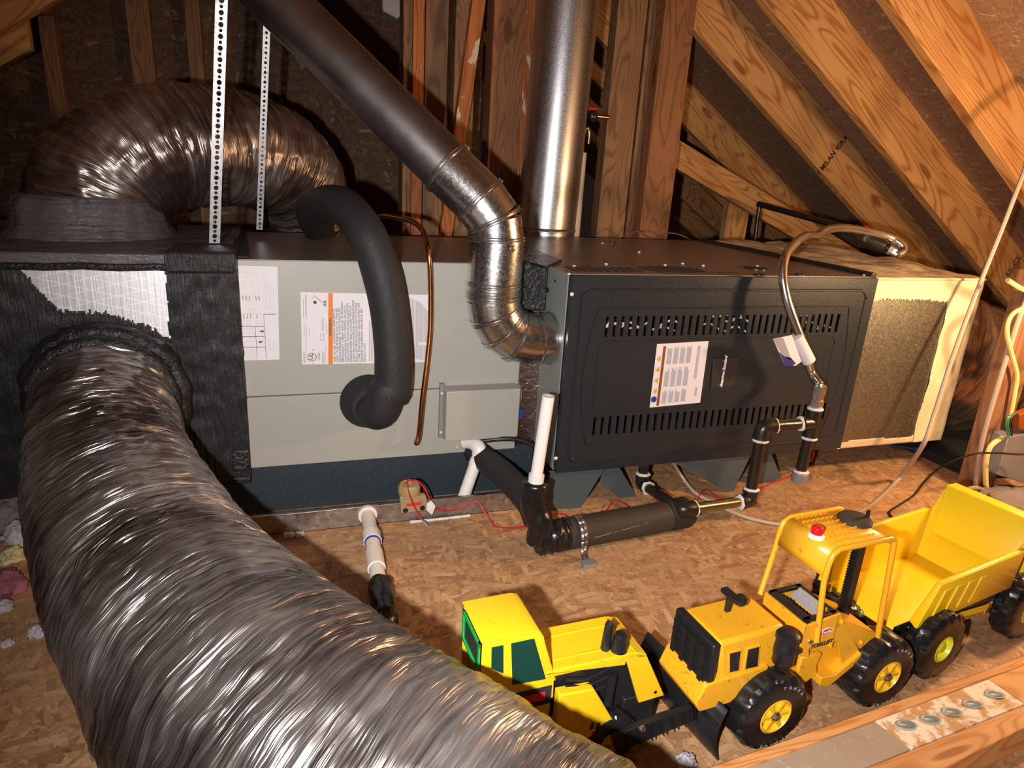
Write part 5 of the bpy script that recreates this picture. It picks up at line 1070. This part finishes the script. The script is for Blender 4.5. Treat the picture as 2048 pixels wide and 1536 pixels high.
r0, r1 = fk.on(*zz(1490, 878), .045), fk.on(*zz(1507, 395), .045)
mb = MB(); uu = (r0[0]+r1[0])/2; mb.fbox(fk, (uu-.007, .040, r0[1]-.02), (uu+.007, .052, r1[1]+.01))
for k in range(26): z_ = r0[1]+k*(r1[1]-r0[1])/26; mb.fbox(fk, (uu-.0105, .041, z_), (uu-.006, .051, z_+.0022))
obj('toothed_mast', mb, M['rubber'], FK, 'black toothed mast rail')
# canopy
cz0 = .292
C0 = [fk.z(*zz(*p), cz0) for p in ((985, 160), (1430, 395), (1765, 270), (1420, 55))]
cu0, cu1 = (C0[0][0]+C0[1][0])/2, (C0[2][0]+C0[3][0])/2; cv0, cv1 = (C0[1][1]+C0[2][1])/2, (C0[0][1]+C0[3][1])/2
mb = MB(); pr_ = [(cu1+.002, cz0-.010), (cu1, cz0-.002), (cu1-.01, cz0+.001)]+[(cu0+.012, cz0+.001), (cu0+.004, cz0-.003), (cu0, cz0-.012), (cu0-.004, cz0-.030), (cu0-.005, cz0-.042)]
top_ = [fk.w(u, cv0, z) for u, z in pr_]; bt = [fk.w(u, cv1, z) for u, z in pr_]; n = len(pr_); mb.add(top_+bt, [(i, i+1, n+i+1, n+i) for i in range(n-1)])
cn = obj('canopy', mb, M['ory'], FK, 'curved yellow canopy plate'); s_ = cn.modifiers.new('thick', 'SOLIDIFY'); s_.thickness = .002; s_.offset = 0
mb = MB()
for i in range(9):
    for j in range(7):
        u = cu0+.016+i*(cu1-cu0-.035)/9; v = cv0+.012+j*(cv1-cv0-.022)/6
        if (u > cu1-.045 and j > 3) or (i in (0, 1, 2) and j in (2, 3)): continue
        mb.prism([fk.w(u, v, cz0+.002), fk.w(u+.006, v, cz0+.004), fk.w(u+.006, v+.003, cz0+.004), fk.w(u, v+.003, cz0+.002)], (0, 0, .0012))
obj('louvre', mb, M['ory'], cn, 'rows of small raised louvres')
def fpost(pxb, pyb, u1, v, z1, vb=None, r=.0042): 
    b_ = fk.on(*zz(pxb, pyb), v if vb is None else vb); return [fk.w(b_[0], v if vb is None else vb, b_[1]), fk.w(u1, v, z1)]
va, vb_ = cv0-.001, cv1+.001
nl = fpost(1243, 1058, cu0-.004, va, cz0-.045, -.006); fl_ = fpost(822, 705, cu0-.004, vb_, cz0-.045, V1+.004); nr = fpost(1700, 1025, cu1+.006, va, cz0-.006, .0); frp = fpost(1285, 690, cu1+.006, vb_, cz0-.006, V1)
for nm, (a, b), vv_ in (('near', nl, va), ('far', fl_, vb_)):
    e_ = nr if nm == 'near' else frp
    q = [a, b, fk.w(cu0-.002, vv_, cz0-.022), fk.w(cu0+.002, vv_, cz0-.006), fk.w(cu0+.012, vv_, cz0+.001), fk.w(cu1-.004, vv_, cz0+.001), fk.w(cu1+.004, vv_, cz0-.002), e_[1], e_[0]]
    obj('roll_bar', MB().tube(q, .0043, 12), M['ory'], FK, 'bent tube frame with chipped paint', smooth=50)
c = fk.z(*zz(1240, 270), cz0+.002); bc = obj('beacon', MB().lathe(fk.w(c[0], c[1], cz0+.001), (0, 0, 1), [(.012, 0), (.012, .004), (.009, .006)], 20), M['wlens'], FK, 'white beacon base'); obj('beacon_lens', MB().lathe(fk.w(c[0], c[1], cz0+.006), (0, 0, 1), [(.0085, 0), (.0085, .010), (.007, .012), (.003, .013)], 20), M['redlens'], bc, 'red beacon lens')
c = fk.z(*zz(1530, 150), cz0+.003); dk = obj('crank_disc', MB().lathe(fk.w(c[0], c[1], cz0+.001), (0, 0, 1), [(.025, 0), (.0255, .004), (.022, .008), (.004, .009)], 28), M['foam_brown'], FK, 'round black crank disc'); obj('crank_handle', MB().tube([fk.w(c[0]+.018, c[1]-.006, cz0+.006), fk.w(c[0]+.018, c[1]-.006, cz0+.020)], .003, 8), M['blackp'], dk)
# stickers
a = fk.on(*zz(1200, 1112), -.0006); b = fk.on(*zz(1372, 1062), -.0006); A3 = fk.w(a[0], -.0008, a[1]); B3 = fk.w(b[0], -.0008, b[1]); xdv = B3-A3
text('lettering', 'FORKLIFT', xdv.length/4.7, A3, xdv, (-fk.y).cross(xdv.normalized()), M['ink'], bo, shear=.2, bold=.0004, label='black FORKLIFT lettering')
c = fk.on(*zz(1312, 985), -.0006); mb = MB(); n = 24; mb.prism([fk.w(c[0]+.0135*math.cos(2*math.pi*k/n), -.0006, c[1]+.0062*math.sin(2*math.pi*k/n)+.0135*math.cos(2*math.pi*k/n)*.12) for k in range(n)], -fk.y*.0005); em = obj('logo_sticker', mb, M['white'], bo, 'small oval sticker')
mb = MB(); mb.prism([fk.w(c[0]+.0118*math.cos(2*math.pi*k/n), -.0012, c[1]+.0046*math.sin(2*math.pi*k/n)+.0118*math.cos(2*math.pi*k/n)*.12) for k in range(n)], -fk.y*.0004); obj('logo_oval', mb, M['red'], em)
text('lettering', 'Tonka', .0078, fk.w(c[0]-.0092, -.0018, c[1]-.0034), fk.x+Vector((0, 0, .12)), Vector((0, 0, 1)), M['white'], em)
for px, py in ((1435, 912), (1200, 1060), (1580, 1065)): q_ = fk.on(*zz(px, py), -.001); obj('rivet', MB().lathe(fk.w(q_[0], 0, q_[1]), -fk.y, [(.004, 0), (.004, .002), (.002, .0035)], 12), M['ory'] if px != 1200 else M['nickel'], bo)
# wheels
wz = .060
hb1 = fk.on(1552, 1440, -.030); hb2 = fk.on(1781, 1365, -.030)
wheel(FK, fk, hb1[0]-.003, .0-.004, .0605, .0625, .056, M['hub'], 'fk'); wheel(FK, fk, hb2[0]-.002, .0+.002, .0605, .0625, .056, M['hub'], 'fk')
wheel(FK, fk, hb1[0]-.003, V1+.010, .0605, .0625, .056, M['hub'], 'fk', flip=True); wheel(FK, fk, hb2[0]-.002, V1+.010, .0605, .0625, .056, M['hub'], 'fk', flip=True)
for hu, fl3 in ((hb1[0]-.003, -.0325), (hb2[0]-.002, -.0265)):
    for k_, ch_ in enumerate('TONKA'):
        for b0 in (-112, 62):
            th3 = math.radians(b0+k_*12 if b0 < 0 else b0-k_*12+24); up3 = (fk.x*math.cos(th3)+Vector((0, 0, math.sin(th3))))*(1 if b0 > 0 else -1); rd = .0475 if b0 > 0 else .052
            text('tire_lettering', ch_, .0068, fk.w(hu+rd*math.cos(th3), fl3-.0006+.0, .0605+rd*math.sin(th3)), (-fk.y).cross(up3)*-1, up3, M['silver_print'], FK, 'CENTER', depth=.0006)
mb = MB(); mb.tube([fk.w(hb1[0], 0, .0605), fk.w(hb1[0], V1, .0605)], .005, 8); mb.tube([fk.w(hb2[0], 0, .0605), fk.w(hb2[0], V1, .0605)], .005, 8); obj('axle', mb, M['nickel'], FK)
# ------------------------------------------------------------------ toy dump truck
dt = Fr(.345, -.66, 9); DT = root('toy_dump_truck', 'bright yellow plastic toy dump truck with empty bed behind the forklift', 'toy truck', dt.w(.15, .05, 0))
z3 = lambda x, y: (1500+x/3.737, 950+y/3.737)
zf = .104; W2 = .118
tN = dt.z(*z3(1090, 1130), zf); tF = dt.z(*z3(620, 850), zf); hF = dt.z(*z3(1245, 590), zf)
u0 = (tN[0]+tF[0])/2; uh = hF[0]; v0 = tN[1]; v1 = max(tF[1], hF[1])
rimN = dt.z(*z3(1430, 822), .185); rimNh = dt.z(*z3(1880, 668), .19); rimFh = dt.z(*z3(1340, 130), .20)
hz = .232; hd1 = dt.z(*z3(1362, 98), hz); hd2 = dt.z(*z3(2048, 345), hz)
rw = .018
mb = MB()
def q4(a, b, c, d): mb.add([dt.w(*a), dt.w(*b), dt.w(*c), dt.w(*d)], [(0, 1, 2, 3)])
zr = .183; ur = rimN[0]; uh2 = uh+.045
q4((u0, v0, zf), (uh, v0, zf), (uh, v1, zf), (u0, v1, zf))
# side walls: lean outward
for v, sg in ((v0, -1), (v1, 1)):
    rl = .014 if sg < 0 else .018; vo = v+sg*rl; ua, ub_ = (u0+.040, u0+.062) if sg < 0 else (u0+.004, u0+.030)
    q4((ua, v, zf), (uh, v, zf), (uh2, vo, zr+.006), (ub_, vo, zr))
    q4((ub_, vo, zr), (uh2, vo, zr+.006), (uh2, vo+sg*.007, zr+.005), (ub_-.003, vo+sg*.007, zr-.001))
    q4((ub_-.003, vo+sg*.007, zr-.001), (uh2, vo+sg*.007, zr+.005), (uh2-.005, vo+sg*.004, zf+.008), (ua-.004, vo+sg*.0, zf-.004))
    q4((ua, v, zf), (ub_, vo, zr), (ub_-.003, vo+sg*.007, zr-.001), (ua-.004, vo, zf-.004))
    q4((uh, v, zf), (uh+.035, v, zf+.04), (uh2+.028, v+sg*rw, hz-.004), (uh2, vo, zr+.006))
q4((uh, v0, zf), (uh+.035, v0, zf+.04), (uh+.035, v1, zf+.04), (uh, v1, zf))
q4((uh+.035, v0, zf+.04), (uh2+.030, v0-rw, hz), (uh2+.030, v1+rw, hz), (uh+.035, v1, zf+.04))
q4((uh2+.030, v0-rw, hz), (uh2+.060, v0-rw, hz), (uh2+.060, v1+rw, hz), (uh2+.030, v1+rw, hz))
q4((uh2+.060, v0-rw, hz), (uh2+.075, v0-rw, hz-.045), (uh2+.075, v1+rw, hz-.045), (uh2+.060, v1+rw, hz))
q4((u0, v0, zf), (u0, v1, zf), (u0-.004, v1, zf-.010), (u0-.004, v0, zf-.010))
bed = obj('dump_bed', mb, M['yel2'], DT, 'open yellow dump bed', smooth=25); s_ = bed.modifiers.new('thick', 'SOLIDIFY'); s_.thickness = .0028; s_.offset = 0
s_ = bed.modifiers.new('bev', 'BEVEL'); s_.width = .0012; s_.segments = 2; s_.limit_method = 'ANGLE'
mb = MB()
for k in range(4):
    ua = u0+.066+k*.034; vo = v0-.014-.0070
    A_ = dt.w(ua, vo+.004, zf+.012); B_ = dt.w(ua+.010, vo, zr-.016); mb.prism([A_, A_+dt.x*.020, B_+dt.x*.020, B_], -dt.y*.0025)
obj('side_rib', mb, M['yel2'], bed, bevel=.0008)
mb = MB(); mb.fbox(dt, (u0+.05, .022, .055), (uh+.12, W2-.03, zf-.012)); ch = obj('chassis', mb, M['blackp'], DT, 'black chassis', bevel=.002)
mb = MB(); mb.fbox(dt, (u0+.075, -.006, .084), (uh+.02, .010, .098)); obj('side_rail', mb, M['blackp'], DT)
a, b = dt.on(*z3(1440, 1065), -.008), dt.on(*z3(1790, 960), -.008)
pts = [dt.w(a[0], -.008, a[1]), dt.w(b[0], -.008, b[1]), dt.w(b[0]-.008, -.008, b[1]-.020), dt.w(a[0]+.006, -.008, a[1]-.018)]
sk_ = obj('striped_panel', MB().prism(pts, -dt.y*.001), M['yel2'], DT, 'yellow panel with black slanted stripes'); mb = MB()
dv = (pts[1]-pts[0])
for k in range(12):
    c = pts[3]+(pts[2]-pts[3])*(.06+k*.075)-dt.y*.0014+Vector((0, 0, .001)); mb.prism([c, c+dt.x*.0035, c+dt.x*.007+Vector((0, 0, .006)), c+dt.x*.0035+Vector((0, 0, .006))], -dt.y*.0004)
obj('stripe', mb, M['ink'], sk_)
q = dt.on(*z3(1225, 1150), -.004); obj('tail_hook', MB().prism([dt.w(q[0]-.0, -.004, q[1]-.006), dt.w(q[0]+.004, -.004, q[1]+.022), dt.w(q[0]+.016, -.004, q[1]+.024)], dt.y*.003), M['yel2'], DT)
wa = dt.on(1881, 1320, -.036); wb = dt.on(2043, 1268, -.036)
for u_, in ((wa[0],), (wb[0],)):
    wheel(DT, dt, u_, -.017, .0615, .0625, .040, M['hub2'], 'dt', .40, False); wheel(DT, dt, u_, v1+.030, .0615, .0625, .040, M['hub2'], 'dt', .40, False, flip=True)
mb = MB(); [mb.tube([dt.w(u_, 0, .0625), dt.w(u_, W2, .0625)], .005, 8) for u_ in (wa[0], wb[0])]; obj('axle', mb, M['nickel'], DT)
mb = MB(); mb.fbox(dt, (uh2+.07, .0, .06), (uh2+.15, W2-.005, .16)); obj('cab', mb, M['yel2'], DT, bevel=.006)
# ------------------------------------------------------------------ toy loader with dozer blade
ld = Fr(-.37, -.69, 2.5); LD = root('toy_bulldozer', 'yellow plastic toy bulldozer with green cab windows and black blade', 'toy truck', ld.w(.1, .04, 0))
z1 = lambda x, y: (850+x/3.724, 1130+y/3.724)
def o1f(L_, v=0): return [ld.on(*z1(*p), v) for p in L_]
VW = .080
cab_ = o1f([(430, 575), (862, 498), (900, 640), (962, 860), (700, 905)])
rz = cab_[0][1]; ub0, ub1 = cab_[0][0], cab_[1][0]; kx = cab_[3][0]; kz = cab_[3][1]
# cab walls with window openings, roof
wn1 = o1f([(495, 612), (582, 595), (582, 805), (492, 770)]); wn2 = o1f([(640, 582), (812, 546), (898, 846), (650, 890)])
zlo = kz-.028
cabp = [(ub0, rz-.003), (ub1, rz-.002), (ub1+.006, rz-.02), (kx, kz), (kx+.001, zlo), (ub0, zlo)]
for v in (0, VW-.003): 
    pc = obj('cab_side', fprism(ld, cabp, v, v+.003), M['yel'], LD, bevel=.001)
    if v == 0: side0 = pc
roofp = [(ub0-.002, rz), (ub1-.012, rz+.001), (ub1-.002, rz-.002), (ub1+.003, rz-.010), (ub1+.008, rz-.028), (kx+.001, kz)]
mb = MB(); tpv = [ld.w(u, -.001, z) for u, z in roofp]; btv = [ld.w(u, VW+.001, z) for u, z in roofp]; n = len(roofp); mb.add(tpv+btv, [(i, i+1, n+i+1, n+i) for i in range(n-1)])
rf = obj('cab_roof', mb, M['yel'], LD, smooth=60); s_ = rf.modifiers.new('thick', 'SOLIDIFY'); s_.thickness = .0035; s_.offset = 0; b_ = rf.modifiers.new('bev', 'BEVEL'); b_.width = .0015; b_.segments = 3
for w_ in (wn1, wn2): obj('window', fprism(ld, w_, -.0012, .0), M['glassg'], side0, 'dark green side window', bevel=.0003)
# rear window with green frame
zr0 = rz-.052
mb = MB(); mb.fbox(ld, (ub0-.0025, .004, zr0), (ub0-.001, .010, rz-.006)); mb.fbox(ld, (ub0-.0025, VW-.010, zr0), (ub0-.001, VW-.004, rz-.006)); mb.fbox(ld, (ub0-.0025, .004, rz-.012), (ub0-.001, VW-.004, rz-.006)); mb.fbox(ld, (ub0-.0025, .004, zr0), (ub0-.001, VW-.004, zr0+.006))
obj('rear_window_frame', mb, M['greenp'], LD, 'bright green rear window frame'); mb = MB(); mb.fbox(ld, (ub0-.001, .008, zr0+.004), (ub0+.0, VW-.008, rz-.010)); obj('rear_window', mb, M['glassg'], LD)
mb = MB(); mb.fbox(ld, (ub0-.05, .0, zlo-.06), (ub0+.004, VW, zlo+.01)); mb.fbox(ld, (ub0, .002, zlo-.05), (kx, VW-.002, zlo+.003)); obj('cab_base', mb, M['yel'], LD, bevel=.003)
a, b = o1f([(800, 955), (965, 930)], -.001); c_, d_ = o1f([(1000, 1060), (840, 1080)], -.001)
pan_ = obj('side_sticker', fprism(ld, [(kx-.055, kz-.006), (kx-.003, kz-.006), (kx-.003, kz-.034), (kx-.055, kz-.034)], -.0012, 0), M['ink'], LD, 'black sticker with red block'); obj('sticker_red', fprism(ld, [(kx-.045, kz-.013), (kx-.012, kz-.013), (kx-.012, kz-.026), (kx-.045, kz-.026)], -.0018, -.001), M['red'], pan_)
# hood
hz1 = (ld.on(*z1(985, 795), 0)[1]+ld.on(*z1(1485, 745), 0)[1])/2; 
hn = o1f([(985, 790), (1485, 740), (1590, 1025), (1780, 968), (1665, 640)]); 
hu1, zA = hn[4][0], hn[4][1]; zH = zA+.003
pr_ = [(kx-.010, zH+.006), (hn[1][0]+.002, zH), (hn[4][0], zH-.002)]
mb = MB(); x0_ = kx-.012; x1_b = hn[4][0]-.004
mb.fbox(ld, (x0_, -.001, zH-.010), (x1_b-.018, VW+.001, zH))
mb.prism([ld.w(x1_b-.018, -.001, zH), ld.w(x1_b, -.001, zH-.006), ld.w(x1_b, VW+.001, zH-.006), ld.w(x1_b-.018, VW+.001, zH)], (0, 0, -.008))
obj('hood', mb, M['yel'], LD, bevel=.002)
mb = MB(); mb.fbox(ld, (x0_, .016, zH-.001), (x1_b-.045, .019, zH+.0012)); mb.fbox(ld, (x0_, VW-.020, zH-.001), (x1_b-.02, VW-.017, zH+.0012)); obj('hood_crease', mb, M['yel'], LD, bevel=.0006)
nose = [(hn[1][0], zH-.004), (x1_b-.018, zH-.001), (x1_b, zH-.006), (hn[3][0], hn[3][1]), (hn[2][0], hn[2][1])]
for v in (-.001, VW-.004): obj('nose_side', fprism(ld, nose, v, v+.005), M['yel'], LD, bevel=.001)
mb = MB().prism([ld.w(x1_b, .0, zH-.006), ld.w(hn[3][0], .0, hn[3][1]), ld.w(hn[3][0], VW, hn[3][1]), ld.w(x1_b, VW, zH-.006)], ld.x*-.003); obj('nose_front', mb, M['yel'], LD)
hs_ = fprism(ld, [(x0_, hn[0][1]), (hn[1][0], hn[1][1]), (hn[1][0]+.004, zH-.003), (x0_, zH-.003)], -.0012, .004); obj('hood_side', hs_, M['yel'], LD, bevel=.001)
p_ = ld.on(*z1(1718, 950), -.002); obj('rivet', MB().lathe(ld.w(p_[0], -.001, p_[1]), -ld.y, [(.0028, 0), (.0022, .001)], 12), M['blackp'], LD)
# engine in black
mb = MB(); mb.fbox(ld, (x0_, .010, .055), (hn[2][0]+.002, VW-.010, zH-.012)); mb.fbox(ld, (hn[1][0]+.01, .004, .045), (hn[3][0]-.012, VW-.004, hn[3][1]+.005)); eng = obj('engine_block', mb, M['blackp'], LD, 'black engine block', bevel=.002)
mb = MB(); rnd = random.Random(4)
for k in range(3): mb.tube(cr([ld.w(x0_+.03, .002, zH-.020-k*.012), ld.w(x0_+.06, -.001, zH-.024-k*.012), ld.w(hn[1][0]-.008, .004, zH-.018-k*.014)], 6), .0026, 8)
mb.tube([ld.w(hn[1][0]-.020, -.002, zH-.075), ld.w(hn[1][0]-.018, -.002, zH-.028)], .006, 12); obj('engine_detail', mb, M['blackp'], eng)
# stacks
s1c = ld.z(*z1(1340, 625), zH); s2c = ld.z(*z1(1442, 628), zH)
tpx = ld.on(*z1(1378, 430), s1c[1]); obj('exhaust_pipe', MB().tube([ld.w(s1c[0], s1c[1], zH), ld.w(tpx[0]-.001, s1c[1], tpx[1]-.003), ld.w(tpx[0]+.002, s1c[1], tpx[1])], [.0065, .0055, .0062], 14), M['blackp'], LD, 'slim black exhaust pipe')
tp2 = ld.on(*z1(1448, 510), s2c[1]); hh_ = tp2[1]-zH; obj('air_filter', MB().lathe(ld.w(s2c[0], s2c[1], zH), (0, 0, 1), [(.012, 0), (.012, hh_*.45), (.0105, hh_*.48), (.0105, hh_*.78), (.008, hh_*.82), (.007, hh_), (.003, hh_+.001)], 22), M['blackp'], LD, 'short black air filter')
# fender with stripes
fe = o1f([(1003, 972), (1262, 925), (1450, 1232), (1290, 1282), (1005, 1120)], -.012)
fo2 = obj('fender', fprism(ld, [fe[0], fe[1], fe[2], fe[3], (fe[0][0], fe[3][1]+.01)], -.012, .004), M['yel'], LD, 'yellow fender with hazard stripes', bevel=.002)
mb = MB()
for px in (1225, 1268, 1312, 1355): 
    q = [ld.on(*z1(*p), -.0125) for p in ((px, 1228), (px+22, 1222), (px+38, 1172), (px+18, 1176))]; mb.prism([ld.w(u, -.0125, z) for u, z in q], -ld.y*.0004)
q = [ld.on(*z1(*p), -.0125) for p in ((1265, 1258), (1408, 1212), (1398, 1206), (1240, 1248))]; mb.prism([ld.w(u, -.0125, z) for u, z in q], -ld.y*.0004); obj('stripe', mb, M['ink'], fo2)
# chassis, wheels, arms, blade
mb = MB(); mb.fbox(ld, (ub0-.02, .008, .035), (hn[3][0]-.015, VW-.008, .062)); obj('chassis', mb, M['blackp'], LD)
arm = [ld.on(*z1(*p), -.022) for p in ((1390, 1275), (2000, 1060), (2010, 1160), (1430, 1400))]
for v in (-.022, VW+.012): 
    mb = fprism(ld, arm, v, v+.010)
    ar = obj('push_arm', mb, M['blackp'], LD, 'black ribbed push arm', bevel=.001)
    if v < 0:
        mb = MB()
        for k in range(8):
            t_ = k/7; A_ = ld.w(arm[0][0]+(arm[1][0]-arm[0][0])*t_, v-.001, arm[0][1]+(arm[1][1]-arm[0][1])*t_); B_ = ld.w(arm[3][0]+(arm[2][0]-arm[3][0])*t_, v-.001, arm[3][1]+(arm[2][1]-arm[3][1])*t_); mb.prism([A_, A_+ld.x*.0015, B_+ld.x*.0015, B_], -ld.y*.003)
        obj('arm_rib', mb, M['blackp'], ar); p_ = ld.on(*z1(1618, 1225), -.024); obj('arm_bolt', MB().lathe(ld.w(p_[0], -.0225, p_[1]), -ld.y, [(.006, 0), (.0055, .003), (.003, .005)], 14), M['nickel'], ar, 'nickel bolt head')
bn = Z(1425, 1527, 0); bt_ = Y(1432, 1440, bn.y); bfar = Z(1277, 1258, .10)
mb = MB(); nn_ = 8; dirv = Vector((bfar.x-bt_.x, bfar.y-bt_.y, 0)); Lb = dirv.length; dirv.normalize(); nrm = Vector((dirv.y, -dirv.x, 0)); 
if nrm.x < 0: nrm = -nrm
base_ = Vector((bn.x, bn.y, 0)); hb = .090; prf = [(-.004+.014*(1-math.sin(math.pi*k/nn_))+.0, hb*k/nn_) for k in range(nn_+1)]
vs = []
for sgn_ in (0, 1):
    for u, z in prf: vs.append(base_+nrm*u+Vector((0, 0, z))+dirv*Lb*sgn_)
n = len(prf); mb.add(vs, [(i, i+1, n+i+1, n+i) for i in range(n-1)]); bl_ = obj('blade', mb, M['blackp'], LD, 'wide curved black blade', smooth=60); s_ = bl_.modifiers.new('thick', 'SOLIDIFY'); s_.thickness = .003
mb = MB()
mb.box((-.007, .002, hb*.72), (.002, Lb-.002, hb*.76), (nrm, dirv, Vector((0, 0, 1))), base_); obj('blade_rib', mb, M['blackp'], bl_)
for u_ in (ub0+.015, hn[1][0]-.012):
    for v_, fl2 in ((-.004, False), (VW+.004, True)): wheel(LD, ld, u_, v_+(.004 if not fl2 else 0), .041, .0415, .030, M['hub'], 'ld', .42, False, fl2)
